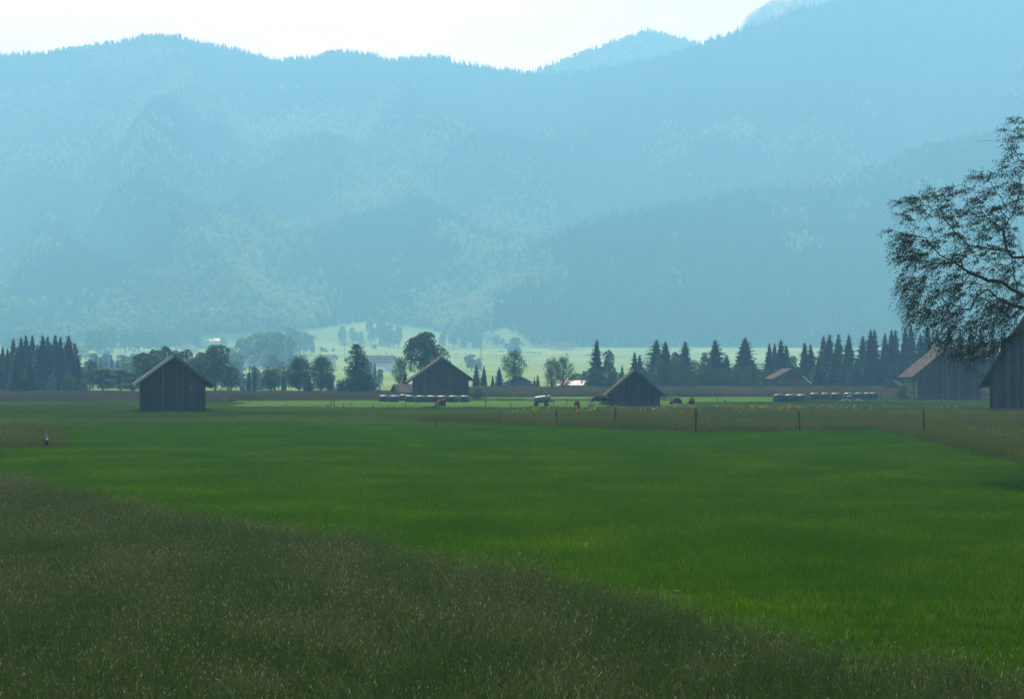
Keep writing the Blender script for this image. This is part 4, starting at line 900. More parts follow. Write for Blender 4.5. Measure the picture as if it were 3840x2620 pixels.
# ------------------------------------------------------------------ wrapped bales
def bale_mesh(v):
    rs_ = np.random.default_rng(40 + v); mb = MB(); n = 22; prof = [(.0, 0.), (.62, 0.), (.80, .07), (.87, .25), (.88, .65), (.87, 1.0), (.80, 1.19), (.62, 1.26), (.3, 1.285), (0, 1.29)]
    vs = []; ph = rs_.uniform(0, 6)
    for r, z in prof:
        for k in range(n):
            a = 2 * math.pi * k / n; rr = r * (1 + .025 * math.sin(3 * a + ph) + .015 * rs_.normal()); vs.append((rr * math.cos(a), rr * math.sin(a), z + .02 * math.sin(2 * a + ph) * (r > .1)))
    fs = [(i * n + k, i * n + (k + 1) % n, (i + 1) * n + (k + 1) % n, (i + 1) * n + k) for i in range(len(prof) - 1) for k in range(n)]
    mb.add(vs, fs, rs_.uniform(.3, .7)); return mb
BM = []
def bale(px, base, sx, lab, grp, dz=0, Y=None, sz=1.):
    Y = Y or F * H / (base - HZ)
    if len(BM) < 4: o = bale_mesh(len(BM)).build("wrapped_bale", M['film'], smooth=True); BM.append(o.data)
    else: o = meshobj("wrapped_bale", BM[random.randrange(4)])
    o.location = at(px, Y, dz); o.scale = (sx, sx, sz); o.rotation_euler = (0, 0, random.uniform(0, 6)); tag(o, lab, "bale", grp)
L1 = "wrapped bales in front of the wide barn"
for px, b, sx, lb in ((1439, 1507, .93, "leftmost plastic-wrapped bale, standing clear left of the bale barn"), (1478, 1508, .93, "second wrapped bale from the left end of the barn's row"), (1512, 1503, .93, "wrapped bale set slightly back, third from the row's left end"),
        (1536, 1508, .90, "fourth wrapped bale, under the barn's left eave"), (1575, 1509, 1.0, "fifth wrapped bale, at the barn's left corner"), (1616, 1509, 1.0, "sixth wrapped bale, before the bale barn's front wall"), (1657, 1509, 1.0, "seventh wrapped bale, below the bale barn's ridge"),
        (1700, 1509, 1.0, "eighth wrapped bale, behind the standing cow's right side"), (1742, 1508, .95, "last wrapped bale at the right end of the barn's row")): bale(px, b, sx, lb, L1, sz=.86)
L2 = "wrapped bales before the spruce row"
for px, b, sx, lb in ((2920, 1508, 1.03, "leftmost light-topped bale of the right-hand line"), (2963, 1508, 1.0, "second light-topped bale of the right-hand line"), (3006, 1508, 1.0, "third light-topped bale, left of the gap in the line"), (3055, 1502, .95, "fourth light-topped bale, right of the gap in the line"),
        (3095, 1502, .85, "fifth and smaller bale of the right-hand line"), (3135, 1502, .95, "sixth light-topped bale of the right-hand line"), (3182, 1501, .95, "seventh bale, behind the red hay tedder's left half"), (3222, 1501, .95, "eighth bale, behind the red hay tedder's right half"),
        (3254, 1500, .80, "ninth bale of the line, next to its right end"), (3275, 1500, .80, "last bale at the right end of the right-hand line")): bale(px, b, sx, lb, L2)
# hay tedder
p = at(3195, 222); e = empty("hay_tedder", p, R(-8), "red and white hay tedder parked in front of the right-hand bales", "hay tedder")
mb = MB(); mb.box((0, 0, .7), (2.4, .14, .14)); mb.tube([(0, 0, .7), (-.2, -1.4, .6)], .06, 6); mb.box((.1, 0, .95), (.3, .3, .5)); mb.build("frame", M['redpaint'], e)
for x in (-.9, .9):
    mb = MB(); mb.tube([(x, -.05, .3), (x, .05, .3)], .3, 14); mb.build("wheel", M['rubber'], e)
    mb = MB(); mb.tube([(x, 0, .35), (x, 0, .75)], .07, 8)
    for k in range(6): a = k * math.pi / 3 + .2; mb.tube([(x, 0, .5), (x + math.cos(a) * .75, math.sin(a) * .75, .42), (x + math.cos(a) * .8, math.sin(a) * .8, .12)], .03, 5)
    mb.build("rotor", M['white'], e)
mb = MB(); mb.hexa([(-.75, -.1, .95), (.1, -.1, 1.15), (.1, .4, 1.15), (-.75, .4, .95), (-.75, -.1, 1.0), (.1, -.1, 1.2), (.1, .4, 1.2), (-.75, .4, 1.0)]); mb.build("guard_plate", M['white'], e)
# ------------------------------------------------------------------ tank trailer
p = at(2036, 193); e = empty("tank_trailer", p, R(6), "grey cylindrical water tank trailer parked left of the cows", "tank trailer")
mb = MB(); n = 20; vs = []; prof = [(-1.18, .0), (-1.16, .2), (-1.08, .34), (-.98, .41), (-.5, .425), (0, .425), (.6, .425), (.95, .41), (1.06, .34), (1.13, .2), (1.15, 0)]
for x, r in prof:
    for k in range(n): a = 2 * math.pi * k / n; vs.append((x, r * math.cos(a), r * math.sin(a)))
mb.add(vs, [(i * n + k, i * n + (k + 1) % n, (i + 1) * n + (k + 1) % n, (i + 1) * n + k) for i in range(len(prof) - 1) for k in range(n)]); tk = mb.build("tank", M['galv'], e, (-.05, 0, 1.02), (0, R(-7), 0), smooth=True)
mb = MB(); mb.tube([(.55, 0, .40), (.55, 0, .52)], .16, 12); mb.tube([(.55, 0, .52), (.55, 0, .6)], .05, 8); mb.build("hatch", M['rust'], tk)
mb = MB()
for x in (-.6, .45): mb.tube([(x, .43 * math.cos(a), .43 * math.sin(a)) for a in [k * 2 * math.pi / 16 for k in range(17)]], .02, 4)
mb.build("strap", M['rust'], tk)
mb = MB()
for y in (-.35, .35): mb.hexa([(-1.1, y - .05, .42), (1.5, y - .05, .62), (1.5, y + .05, .62), (-1.1, y + .05, .42), (-1.1, y - .05, .55), (1.5, y - .05, .74), (1.5, y + .05, .74), (-1.1, y + .05, .55)])
mb.box((1.45, 0, .68), (.1, .8, .1)); mb.box((-.9, 0, .5), (.1, 1, .1)); mb.box((.45, 0, .5), (.1, 1, .1)); mb.build("frame", M['rust'], e)
for x in (-.95, .45):
    for y in (-.52, .52):
        mb = MB(); mb.tube([(x, y - .08, .27), (x, y + .08, .27)], .27, 16); wh = mb.build("wheel", M['rubber'], e)
        mb = MB(); mb.tube([(x, y - .095, .27), (x, y + .095, .27)], .12, 10); mb.build("rim", M['rust'], wh)
mb = MB(); mb.tube([(1.5, 0, .68), (1.52, 0, 0)], .045, 8); mb.build("stand", M['rust'], e)
# ------------------------------------------------------------------ cows and birds
def skinned(name, verts, edges, radii, mat, parent=None, sub=2):
    me = bpy.data.meshes.new(name); me.from_pydata([tuple(v) for v in verts], edges, []); o = meshobj(name, me, parent); me.materials.append(mat)
    md = o.modifiers.new("skin", 'SKIN'); md.use_smooth_shade = True
    for i, r in enumerate(radii): me.skin_vertices[0].data[i].radius = (r, r) if not hasattr(r, '__len__') else r
    me.skin_vertices[0].data[0].use_root = True
    s = o.modifiers.new("sub", 'SUBSURF'); s.levels = sub; s.render_levels = sub; return o
def cowmat(name, base, white_head=True):
    m, nt = newmat(name); L = nt.links; tc = N(nt, "ShaderNodeTexCoord"); sx = N(nt, "ShaderNodeSeparateXYZ"); L.new(tc.outputs['Object'], sx.inputs[0])
    no = N(nt, "ShaderNodeTexNoise"); no.inputs['Scale'].default_value = 2.5; L.new(tc.outputs['Object'], no.inputs['Vector'])
    def step(out, thr, w_, neg=False):
        a = N(nt, "ShaderNodeMath", operation='MULTIPLY_ADD'); a.inputs[1].default_value = .35; L.new(no.outputs[0], a.inputs[0]); L.new(out, a.inputs[2])
        r = N(nt, "ShaderNodeMapRange"); r.inputs[1].default_value = thr; r.inputs[2].default_value = thr + w_
        if neg: r.inputs[3].default_value = 1; r.inputs[4].default_value = 0
        L.new(a.outputs[0], r.inputs[0]); return r
    legs = step(sx.outputs['Z'], .52, .08, True); head = step(sx.outputs['X'], 1.62, .1)
    mxx = N(nt, "ShaderNodeMath", operation='MAXIMUM'); L.new(legs.outputs[0], mxx.inputs[0]); L.new(head.outputs[0], mxx.inputs[1])
    c = N(nt, "ShaderNodeMix", data_type='RGBA'); L.new(mxx.outputs[0], c.inputs[0]); c.inputs[6].default_value = (*base, 1); c.inputs[7].default_value = (.18, .16, .145, 1)
    pb = N(nt, "ShaderNodeBsdfPrincipled"); pb.inputs['Roughness'].default_value = .8; pb.inputs['Specular IOR Level'].default_value = .05; L.new(c.outputs[2], pb.inputs['Base Color']); o = N(nt, "ShaderNodeOutputMaterial"); L.new(pb.outputs[0], o.inputs[0]); return m
M['cow'] = cowmat("brown_white_hide", (.058, .020, .011)); M['cowpale'] = cowmat("pale_hide", (.12, .095, .08)); M['horn'] = surf('horn', [(0, (.3, .27, .2)), (1, (.4, .36, .3))])
def cow(px, base, rz, lab, pose="graze", mat='cow', s=1., Y=None, dz=-.05):
    Y = Y or F * H / (base - HZ); e = empty("cow", at(px, Y, dz), R(rz), lab, "cow"); e.scale = (s, s, s)
    # x forward; origin under the body
    V = [(-.75, 0, 1.08), (-.35, 0, 1.02), (.1, 0, .98), (.5, 0, 1.0), (.85, 0, 1.08)]; Rr = [(.26, .30), (.32, .36), (.35, .40), (.31, .37), (.22, .28)]; E = [(0, 1), (1, 2), (2, 3), (3, 4)]
    def ch(start, pts, rad):
        k = start
        for p_, r_ in zip(pts, rad): V.append(p_); Rr.append(r_); E.append((k, len(V) - 1)); k = len(V) - 1
        return k
    if pose == "lie":
        V = [(x, y, z - .62) for x, y, z in V]
        ch(4, [(1.15, 0, .62), (1.38, 0, .82)], [.17, .13]); ch(len(V) - 1, [(1.62, .03, .78), (1.85, .05, .66)], [.13, .08])
        for y in (-.3, .3): ch(3, [(.62, y, .28), (.95, y * 1.15, .10), (.62, y * 1.2, .05)], [.13, .07, .05])
        for y in (-.34, .34): ch(1, [(-.3, y, .28), (.1, y * 1.25, .12), (-.25, y * 1.3, .05)], [.2, .09, .05])
        hd = (1.5, .03, .86)
    else:
        if pose == "graze": pts = [(1.15, 0, .92), (1.38, .02, .62), (1.52, .03, .40), (1.66, .04, .14)]; hd = (1.47, .03, .48)
        else: pts = [(1.12, 0, 1.22), (1.36, .05, 1.42), (1.60, .12, 1.40), (1.84, .18, 1.27)]; hd = (1.44, .08, 1.5)
        ch(4, pts, [.19, .15, .14, .085])
        for y in (-.2, .2):
            ch(4 if False else 3, [(.72, y, .72), (.74, y, .40), (.72, y, .12), (.77, y, .03)], [.13, .07, .05, .065])
            ch(0, [(-.72, y, .78), (-.62, y, .60), (-.85, y, .36), (-.80, y, .10), (-.76, y, .03)], [.20, .12, .06, .05, .065])
        ch(2, [(-.25, 0, .72)], [.13])
    body = skinned("body", V, E, Rr, M[mat], e)
    tl = MB(); z0 = 1.2 if pose != "lie" else .58
    tl.tube([(-.95, .02, z0), (-1.06, .04, z0 - .12), (-1.08, .05, max(.1, z0 - .6)), (-1.06, .05, max(.06, z0 - .85))], [.035, .03, .022, .05], 6); tl.build("tail", M[mat], e, smooth=True)
    for y in (-1, 1):
        ear = MB(); a = Vector(hd) + Vector((-.02, y * .10, .02)); ear.tube([a, a + Vector((-.04, y * .12, .03)), a + Vector((-.06, y * .22, -.01))], [.03, .055, .01], 6); ear.build("ear", M[mat], e, smooth=True)
        hn = MB(); b_ = Vector(hd) + Vector((-.0, y * .07, .06)); hn.tube([b_, b_ + Vector((0, y * .09, .07)), b_ + Vector((.03, y * .1, .15))], [.025, .02, .006], 6); hn.build("horn", M['horn'], e, smooth=True)
    return e
cow(1651, 1540, 62, "rust brown cow seen from behind, standing in front of the bale barn", "stand", s=1.0, Y=172)
cow(1598, 1540, 10, "pale cow lying left of the standing brown cow", "lie", 'cowpale', .85, Y=170)
cow(2163, 1536, -95, "brown cow facing us with lowered white head, left of the broken barn", "graze", s=.95, Y=172)
cow(2240, 1522, 0, "brown cow seen from the side, grazing at the bush by the broken barn", "graze", s=1.08, Y=197)
cow(2213, 1524, 20, "pale calf lying behind the side-on cow's hind legs", "lie", 'cowpale', .5, Y=193)
cow(2532, 1528, 48, "brown grazing cow right of the broken barn, seen from behind", "graze", s=1.0, Y=188)
cow(2594, 1525, 75, "brown and white cow farthest right, seen from behind", "graze", s=.98, Y=190)
cow(2582, 1528, 185, "white calf lying at the feet of the farthest right cow", "lie", 'cowpale', .62, Y=186)
for i, (px, py) in enumerate(((1745, 1328), (1710, 1331), (1830, 1332), (1862, 1336), (1845, 1330), (1450, 1328), (1470, 1334))):
    q = hit(px, py, 360); c = cow(px, 0, 40 * i, "tiny dark cow grazing on the far meadow, %s from the left of the herd" % ORD[[1450, 1470, 1710, 1745, 1830, 1845, 1862].index(px)], "graze", 'cow' if i % 2 else 'cowpale', 1.0, Y=q.y); c["group"] = "cows on the far meadow"
cow(1872, 1480, 8, "white cow behind the reeds left of the central hut", "stand", 'cowpale', 1.0, Y=318)
cow(2068, 1480, 170, "white cow barely showing above the reeds below the birches", "graze", 'cowpale', .9, Y=322)
# crane
m, nt = newmat("crane_plumage"); L = nt.links; tc = N(nt, "ShaderNodeTexCoord"); sx = N(nt, "ShaderNodeSeparateXYZ"); L.new(tc.outputs['Object'], sx.inputs[0])
rp = ramp(nt, [(0, (.04, .045, .06)), (.50, (.05, .055, .07)), (.58, (.10, .11, .13)), (.75, (.12, .13, .15)), (.80, (.15, .16, .17)), (.93, (.18, .18, .19)), (.955, (.02, .02, .02)), (1, (.02, .02, .02))])
dv = N(nt, "ShaderNodeMath", operation='DIVIDE'); dv.inputs[1].default_value = 1.28; L.new(sx.outputs['Z'], dv.inputs[0]); L.new(dv.outputs[0], rp.inputs[0])
pb = N(nt, "ShaderNodeBsdfPrincipled"); pb.inputs['Roughness'].default_value = .7; L.new(rp.outputs[0], pb.inputs['Base Color']); o = N(nt, "ShaderNodeOutputMaterial"); L.new(pb.outputs[0], o.inputs[0]); M['crane'] = m
e = empty("crane", at(174, 80.), R(112), "grey crane with black head standing at the tall grass edge", "crane")
skinned("body", [(0, 0, .68), (.07, 0, .82), (.09, 0, .93), (.09, 0, 1.05), (.09, 0, 1.16), (.11, 0, 1.22), (.18, 0, 1.215), (-.10, 0, .54), (-.19, 0, .38), (.02, .05, .42), (.0, .05, .22), (.02, .05, .02), (.02, -.05, .42), (.0, -.05, .22), (.02, -.05, .02)],
        [(0, 1), (1, 2), (2, 3), (3, 4), (4, 5), (5, 6), (0, 7), (7, 8), (0, 9), (9, 10), (10, 11), (0, 12), (12, 13), (13, 14)],
        [.18, .10, .05, .036, .036, .05, .012, .145, .05, .05, .014, .012, .05, .014, .012], M['crane'], e)
mb = MB(); mb.tube([(-.12, 0, .62), (-.26, 0, .48), (-.33, 0, .36), (-.36, 0, .28)], [.10, .12, .09, .02], 8); mb.build("tail_plume", M['bird'], e, smooth=True)
mb = MB(); mb.tube([(.15, 0, 1.215), (.28, 0, 1.20)], [.014, .003], 6); mb.build("beak", M['horn'], e)
def perched(px, Y, z, lab):
    e = empty("bird", at(px, Y, z), R(200), lab, "bird")
    skinned("body", [(0, 0, .12), (.05, 0, .22), (.08, 0, .30), (.15, 0, .29), (-.08, 0, .02), (-.14, 0, -.1), (.01, .03, .02), (.01, -.03, .02)], [(0, 1), (1, 2), (2, 3), (0, 4), (4, 5), (0, 6), (0, 7)], [.09, .075, .055, .012, .06, .03, .015, .015], M['bird'], e)
    mb = MB(); mb.tube([(.12, 0, .295), (.19, 0, .28)], [.015, .002], 5); mb.build("beak", M['horn'], e)
# ------------------------------------------------------------------ fence posts, stakes and wire
POST = {}
def fpost(px, top, base, r=.045, lab="", lean=0., Y=None, grp=None, insul=False, name="fence_post"):
    Y = Y or F * H / (base - HZ); b = at(px, Y, -.1); h = topz(top, Y) - b.z
    mb = MB(); n = 5; pts = [(lean * h * k / n + random.uniform(-.006, .006), random.uniform(-.006, .006), h * k / n) for k in range(n + 1)]
    mb.tube(pts, [r * random.uniform(.92, 1.1) for _ in pts], 8, random.random())
    if insul:
        e = empty(name, b, 0, lab, "fence stake" if r < .02 else "fence post", grp); mb.build("shaft", M['post'] if r > .02 else M['stem'], e)
        m2 = MB(); m2.box((lean * h + .02, -.02, h - .03), (.05, .05, .07)); m2.build("insulator", M['black'], e)
    else: o = mb.build(name, M['post'], None, b); tag(o, lab, "fence post", grp); return Vector((b.x + lean * h, b.y, b.z + h - .12))
    return Vector((b.x + lean * h, b.y, b.z + h - .06))
G1 = "posts of the near wire fence"
W = {}
W[0] = fpost(1636, 1571, 1602, .035, "short dark post alone at the far edge of the near meadow", grp=G1)
W[1] = fpost(1876, 1537, 1594, .04, "dark fence post below the white cow hut, leftmost tall one of the near fence", grp=G1)
W[2] = fpost(2087, 1538, 1603, .045, "dark fence post below the metal-roofed shed", grp=G1)
W[3] = fpost(2307, 1527, 1606, .045, "dark fence post below the left corner of the broken barn", grp=G1)
W[4] = fpost(2609, 1532, 1624, .065, "thickest dark fence post, right of the broken barn", grp=G1, lean=.01)
W[45] = fpost(2745, 1565, 1612, .012, "thin stake with black insulator right of the thickest post", lean=-.05, insul=True, name="fence_stake")
W[5] = fpost(2862, 1564, 1619, .012, "thin stake with black insulator left of the leaning dark post", insul=True, name="fence_stake")
W[6] = fpost(3001, 1540, 1618, .055, "leaning dark fence post below the right-hand bales", grp=G1, lean=-.07)
W[7] = fpost(3162, 1547, 1612, .012, "thin stake with black insulator below the red hay tedder", insul=True, name="fence_stake")
W[8] = fpost(3308, 1540, 1612, .012, "thin stake with black insulator below the wide low bush", insul=True, name="fence_stake")
W[9] = fpost(3464, 1535, 1642, .055, "brown corner post with insulator below the tile-roofed barn", insul=True, grp=G1)
W[10] = fpost(3674, 1607, 1680, .012, "thin stake with white wire joint, rightmost in view", insul=True, name="fence_stake")
W[11] = fpost(3980, 1640, 1780, .05, "fence post just beyond the right picture edge", grp=G1)
mb = MB(); ks = [1, 2, 3, 4, 45, 5, 6, 7, 8, 9, 10, 11]
for a, b in zip(ks[:-1], ks[1:]):
    A, B = W[a], W[b]; mb.tube([A.lerp(B, k / 10) - Vector((0, 0, .10 * 4 * (k / 10) * (1 - k / 10) * min(1., (B - A).length / 8))) + Vector((0, -.06, 0)) for k in range(11)], .0035, 4, .7, False)
tag(mb.build("fence_wire", M['wire']), "thin pale wire sagging between the near fence posts", "wire")
G2 = "posts of the far pasture fence"
for px, tp, bs, lb in ((938, 1505, 1518, "short post at the left end of the pale strip"), (1075, 1514, 1531, "thin post in the pale strip, left of the braced corner"), (1289, 1511, 1534, "post with a dark insulator right of the braced corner"), (1320, 1510, 1535, "straight thin post below the solitary dark conifer"),
        (1398, 1513, 1543, "dark post below the gap between conifer and bales"), (1477, 1522, 1543, "faint leaning post left of the bale row's near post"), (1521, 1493, 1529, "dark post in front of the bale row's left end"), (1916, 1510, 1537, "thin post left of the tank trailer"),
        (2127, 1494, 1520, "thin post right of the tank trailer"), (2421, 1516, 1529, "short post below the broken barn's right side"), (2690, 1490, 1511, "thin post in the pale strip right of the cows"), (2872, 1533, 1550, "short post among the yellow flowers"),
        (3254, 1495, 1517, "short post below the end of the right-hand bales"), (3550, 1515, 1534, "short post below the tile-roofed barn's middle"), (55, 1577, 1593, "thin dark stick far left above the tall grass")):
    fpost(px, tp, bs, .045, lb, grp=G2, lean=random.uniform(-.03, .03))
pb_ = fpost(1821, 1508, 1529, .045, "post with a black bird sitting on top", grp=G2); perched(1821, F * H / (1529 - HZ), topz(1508, F * H / (1529 - HZ)), "black bird sitting on a fence post right of the bale barn")
fpost(2150, 1526, 1566, .06, "leaning post wrapped in weeds before the facing cow", lean=.12, grp=G2)
e = empty("braced_corner_post", at(1247, 188), 0, "pair of dark corner posts joined by a diagonal brace", "fence corner")
for x, h in ((-.22, 1.25), (.20, 1.05)): mb = MB(); mb.tube([(x, 0, -.1), (x, 0, h)], .045, 8); mb.build("post", M['post'], e)
mb = MB(); mb.tube([(-.2, -.06, .25), (.2, -.06, 1.0)], .035, 6); mb.build("brace", M['post'], e)
# tyre leaning at the right barn
e = empty("old_tyre", at(3716, 148, .0), R(-20), "old dark tyre leaning on the cut-off right barn", "tyre")
mb = MB(); mb.tube([(0, .32 * math.cos(a), .42 + .32 * math.sin(a)) for a in [k * 2 * math.pi / 20 for k in range(21)]], .09, 8, cap=False); o = mb.build("tread", M['rubber'], e, rot=(0, R(12), 0), smooth=True); o.rotation_euler = (0, R(10), R(60))
# ------------------------------------------------------------------ the large birch at the right
def big_birch():
    Yt = 60.0; q = lambda px, py, dy=0.: Vector(((px - 1920) / F * (Yt + dy), Yt + dy, topz(py, Yt + dy)))
    foot = at(4130, Yt); e = empty("birch_tree", foot, 0, "large dark birch reaching in from the right picture edge", "birch tree")
    nodes = []; par = []
    def add_path(pts, start):
        k = start
        for p in pts:
            if k is None: nodes.append(p); par.append(-1); k = len(nodes) - 1; continue
            a = nodes[k]; n = max(1, int((p - a).length / .35))
            for i in range(1, n + 1):
                nodes.append(a.lerp(p, i / n) + Vector((random.gauss(0, .02), random.gauss(0, .03), random.gauss(0, .02)))); par.append(k); k = len(nodes) - 1
        return k
    def nearest(p): return min(range(len(nodes)), key=lambda i: (nodes[i] - p).length_squared)
    root = add_path([foot - Vector((0, 0, .3)), foot + Vector((-.1, 0, 3)), q(4105, 1180), q(4080, 1000), q(4040, 800, .3), q(4000, 600, .2), q(3960, 380)], None)
    def limb(pts): add_path(pts, nearest(pts[0]))
    limb([q(4090, 1190), q(3960, 1140), q(3840, 1112), q(3786, 1081), q(3755, 1056), q(3704, 1049, -.2), q(3641, 1024, -.4), q(3578, 980, -.6), q(3528, 955, -.8), q(3471, 892, -1.), q(3389, 879, -1.2), q(3335, 868, -1.3)])
    limb([q(4080, 1010), q(3940, 950), q(3840, 963), q(3799, 967), q(3780, 942, .3), q(3725, 937, .5), q(3641, 925, .7), q(3590, 880, .9), q(3540, 820, 1.), q(3480, 770, 1.)])
    limb([q(3780, 942, .3), q(3761, 860, .4), q(3704, 816, .5), q(3660, 760, .6), q(3641, 728, .6), q(3610, 660, .5)])
    limb([q(3761, 860, .4), q(3800, 800, .2), q(3830, 700, .1)])
    limb([q(4100, 1230), q(3940, 1170), q(3840, 1152), q(3755, 1131, -.8), q(3704, 1087, -1.), q(3665, 1110, -1.3), q(3640, 1160, -1.5)])
    limb([q(3578, 980, -.6), q(3500, 990, -.4), q(3440, 1040, -.4), q(3400, 1100, -.4)]); limb([q(3640, 1020, -.4), q(3560, 1040, .4), q(3500, 1100, .6)])
    limb([q(4040, 800, .3), q(3960, 700, .6), q(3900, 600, .6), q(3850, 500, .5)])
    for k in range(9):
        a = -.9 + k * .42; limb([q(4095, 1150 - 70 * k), q(4095, 1150 - 70 * k) + Vector((2.5 * math.cos(a), 2.5 * math.sin(a), .9)), q(4095, 1150 - 70 * k) + Vector((5 * math.cos(a), 5 * math.sin(a), 1.2))])
    # targets inside the crown outline
    poly = [(3322, 868), (3372, 765), (3400, 745), (3470, 715), (3500, 706), (3556, 700), (3602, 632), (3655, 652), (3704, 640), (3745, 652), (3772, 628), (3800, 560), (3768, 500), (3812, 440), (3850, 428), (3850, 1250), (3780, 1290), (3740, 1325), (3704, 1340), (3667, 1368), (3610, 1362), (3553, 1297), (3500, 1270), (3452, 1226), (3412, 1175), (3405, 1125), (3388, 1080), (3380, 1000), (3370, 935)]
    def inside(x, y):
        c = False; j = len(poly) - 1
        for i in range(len(poly)):
            if (poly[i][1] > y) != (poly[j][1] > y) and x < (poly[j][0] - poly[i][0]) * (y - poly[i][1]) / (poly[j][1] - poly[i][1]) + poly[i][0]: c = not c
            j = i
        return c
    T = []
    while len(T) < 540:
        x, y = random.uniform(3320, 3850), random.uniform(428, 1345)
        if inside(x, y):
            g = float(vnoise(np.array(x / 45.), np.array(y / 38.)))
            if g < .36 and y < 1120 and random.random() < .75: continue
            if y < 1050 and random.random() < .25: continue
            T.append(q(x, y, random.gauss(0, 1.3) * min(1, (x - 3250) / 300)))
    for _ in range(330):
        a = random.uniform(0, 6.28); z = random.uniform(4.5, 17); r = 6.5 * math.sin(math.pi * min(.97, (z - 2) / 17)) * random.uniform(.3, 1)
        p = Vector((foot.x + 1 + math.cos(a) * r, foot.y + math.sin(a) * r, z))
        if pxof(p.x, p.y) > 3860: T.append(p)
    T.sort(key=lambda t: min((nodes[i] - t).length_squared for i in range(0, len(nodes), 3)))
    tips = []; NA = np.array([tuple(n) for n in nodes])
    for t in T:
        d = NA - np.array(tuple(t)); d2 = (d ** 2).sum(1) + np.where(NA[:, 0] < t.x, 3.0, 0) ; i = int(np.argmin(d2)); a = nodes[i]; L = (t - a).length; n = max(2, int(L / .3)); k = i; base = len(nodes)
        for j in range(1, n + 1):
            f = j / n; p = a.lerp(t, f) + Vector((random.gauss(0, .03), random.gauss(0, .03), math.sin(f * math.pi) * L * .12)); nodes.append(p); par.append(k); k = len(nodes) - 1
        tips.append(k); NA = np.concatenate([NA, np.array([tuple(x) for x in nodes[base:]])])
    wgt = np.zeros(len(nodes))
    for t in tips: wgt[t] += 1
    for i in range(len(nodes) - 1, 0, -1):
        if par[i] >= 0: wgt[par[i]] += wgt[i]
    rad = (1 + .7 * sstep(120, 400, wgt)) * np.clip(.0050 * np.maximum(wgt, .6) ** .52, .005, .3)
    mb = MB(); off = foot
    for i in range(1, len(nodes)):
        p = par[i]
        if p < 0: continue
        mb.tube([nodes[p] - off, nodes[i] - off], [float(rad[i]) * 1.05, float(rad[i])], 5 if rad[i] < .03 else 8, random.random() * .3, False)
    tw = MB(); LP = []; LD = []
    for t in tips:
        c = nodes[t]; out = (c - Vector((foot.x, foot.y, c.z))); out.z = 0; out.normalize()
        for s in range(6):
            a = random.uniform(-1.2, 1.2); d = Vector((out.x * math.cos(a) - out.y * math.sin(a), out.x * math.sin(a) + out.y * math.cos(a), random.uniform(-.1, .7))); L = random.uniform(.35, .8)
            low = topz(1000, 60) > c.z; dr = random.uniform(.5, 1.3) if low else random.uniform(.1, .6)
            pts = [c + d * L * f + Vector((0, 0, -dr * L * f * f * 1.3)) for f in (0, .35, .7, 1.0)]
            tw.tube([p - off for p in pts], [.006, .005, .004, .003], 3, .1, False)
            for j in range(9):
                f = .15 + .85 * j / 8; LP.append(tuple(c + d * L * f + Vector((0, 0, -dr * L * f * f * 1.3)) + Vector((random.gauss(0, .04), random.gauss(0, .04), random.gauss(0, .04) - .03)) - off))
    mb.build("trunk", M['bark'], e, smooth=True); tw.build("twigs", M['bark'], e)
    rs_ = np.random.default_rng(5); P = np.array(LP); V, Fc = ngon_leafs(P, rs_.uniform(.028, .048, len(P)), rs_, .62)
    meshobj("crown", npmesh("crown", V, [Fc], M['birchleaf'], tint=np.repeat(rs_.random(len(P)), 4)), e)
    print("birch leaves", len(P), "nodes", len(nodes))
big_birch()
# ------------------------------------------------------------------ umbel plants and yellow flowers
def umbel(px, base, h, lab, pale=True, n=3):
    Y = F * H / (base - HZ); e = empty("umbel_plant", at(px, Y, -.02), random.uniform(0, 6), lab, "umbel plant", "umbel plants in the tall grass")
    mb = MB(); fl = []; mb.tube([(0, 0, 0), (.02, .01, h * .55), (.0, .0, h)], [.008, .006, .004], 5)
    heads = [(Vector((0, 0, h)), .055)]
    for k in range(n - 1):
        a = 2.1 * k + random.random(); t = Vector((math.cos(a) * .16, math.sin(a) * .16, h * random.uniform(.8, .94))); mb.tube([(.01, .0, h * .55), t.lerp(Vector((0, 0, h * .6)), .4), t], [.005, .004, .003], 4); heads.append((t,   .04))
    mb.build("stem", M['stem'], e)
    for c, r in heads:
        m2 = MB()
        for k in range(26):
            a = k * 2.4; rr = r * math.sqrt((k + .5) / 26); p = c + Vector((math.cos(a) * rr, math.sin(a) * rr, .035 - rr * .2)); m2.box(p, (.016, .016, .006), a, random.random())
            if k % 3 == 0: m2.tube([c - Vector((0, 0, .03)), p], .0018, 3, .2, False)
        m2.build("flower_head", M['umbel'] if pale else M['bark'], e)
um = [(1010, 1960, .9, 1), (880, 1950, .8, 0), (905, 1990, .75, 0), (1240, 2010, .75, 1), (1280, 2020, .75, 0), (770, 1990, .7, 0), (2540, 2300, .7, 1), (300, 2200, .7, 0)]
for i, (px, b, h, pl) in enumerate(sorted(um)):
    umbel(px, b + 80, h, ("white-flowered" if pl else "brown dried") + " umbel plant in the foreground tall grass, %s counted from the left" % ORD[i], bool(pl), 3 if h > .74 else 2)
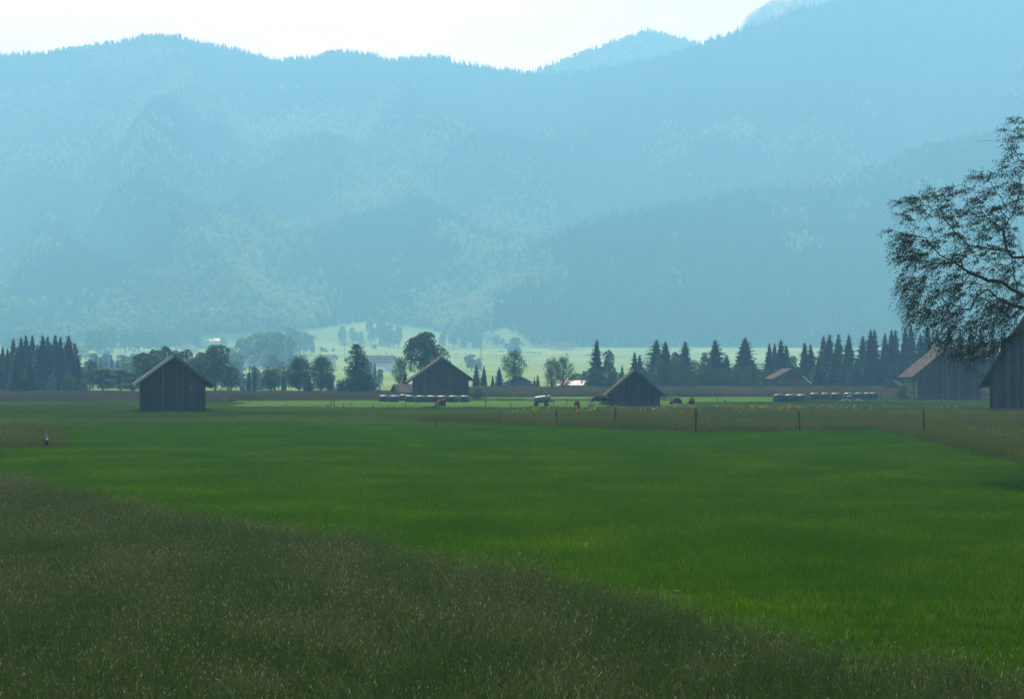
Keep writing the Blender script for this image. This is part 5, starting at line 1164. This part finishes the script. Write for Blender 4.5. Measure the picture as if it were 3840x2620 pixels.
def flowers():
    r = np.random.default_rng(8); n = 1500; px = r.uniform(1900, 3620, n); py = r.uniform(1534, 1578, n); k = vnoise(px / 60, py / 9) > .5; px, py = px[k], py[k]; Y = F * H / (py - HZ); X = (px - 1920) / F * Y
    P = np.stack([X, Y, height(X, Y) + r.uniform(.3, .7, len(X))], -1); P = np.repeat(P, 4, 0) + r.normal(0, .05, (len(P) * 4, 3)); V, Fc = ngon_leafs(P, .04, r, 1)
    S = MB(); 
    me = npmesh("yellow_flowers", V, [Fc], M['yellow'], tint=np.repeat(r.random(len(P)), 4)); tag(meshobj("yellow_flowers", me), "tiny yellow flowers along the strip behind the fence", "wildflowers", kind='stuff')
    n = 2600; px = r.uniform(2250, 3700, n); py = r.uniform(1541, 1566, n); Y = F * H / (py - HZ); X = (px - 1920) / F * Y; h = r.uniform(.3, .75, n); Z = height(X, Y); a = r.uniform(0, 6, n); w_ = .035
    V = np.stack([np.stack([X - w_, Y, Z], -1), np.stack([X + w_, Y, Z], -1), np.stack([X + w_ + np.cos(a) * .1, Y, Z + h], -1), np.stack([X - w_ + np.cos(a) * .1, Y, Z + h], -1)], 1).reshape(-1, 3)
    me = npmesh("dock_weeds", V, [np.arange(4 * n).reshape(n, 4)], M['reed'], tint=np.repeat(r.random(n), 4)); tag(meshobj("dock_weeds", me), "reddish brown dock stalks between the yellow flowers", "weeds", kind='stuff')
flowers()
# ------------------------------------------------------------------ haze
def haze():
    mb = MB(); mb.box((0, 1710, 430), (5000, 3580, 864))
    m, nt = newmat("haze_air"); v = nt.nodes.new("ShaderNodeVolumePrincipled")
    v.inputs['Color'].default_value = (*HAZE_COLOR, 1); v.inputs['Density'].default_value = HAZE_DENSITY; v.inputs['Anisotropy'].default_value = HAZE_G; v.inputs['Absorption Color'].default_value = (.50, .50, .50, 1)
    o = nt.nodes.new("ShaderNodeOutputMaterial"); nt.links.new(v.outputs[0], o.inputs['Volume'])
    h = mb.build("haze", m); tag(h, "pale blue haze filling the whole valley", "haze", kind='stuff')
haze()
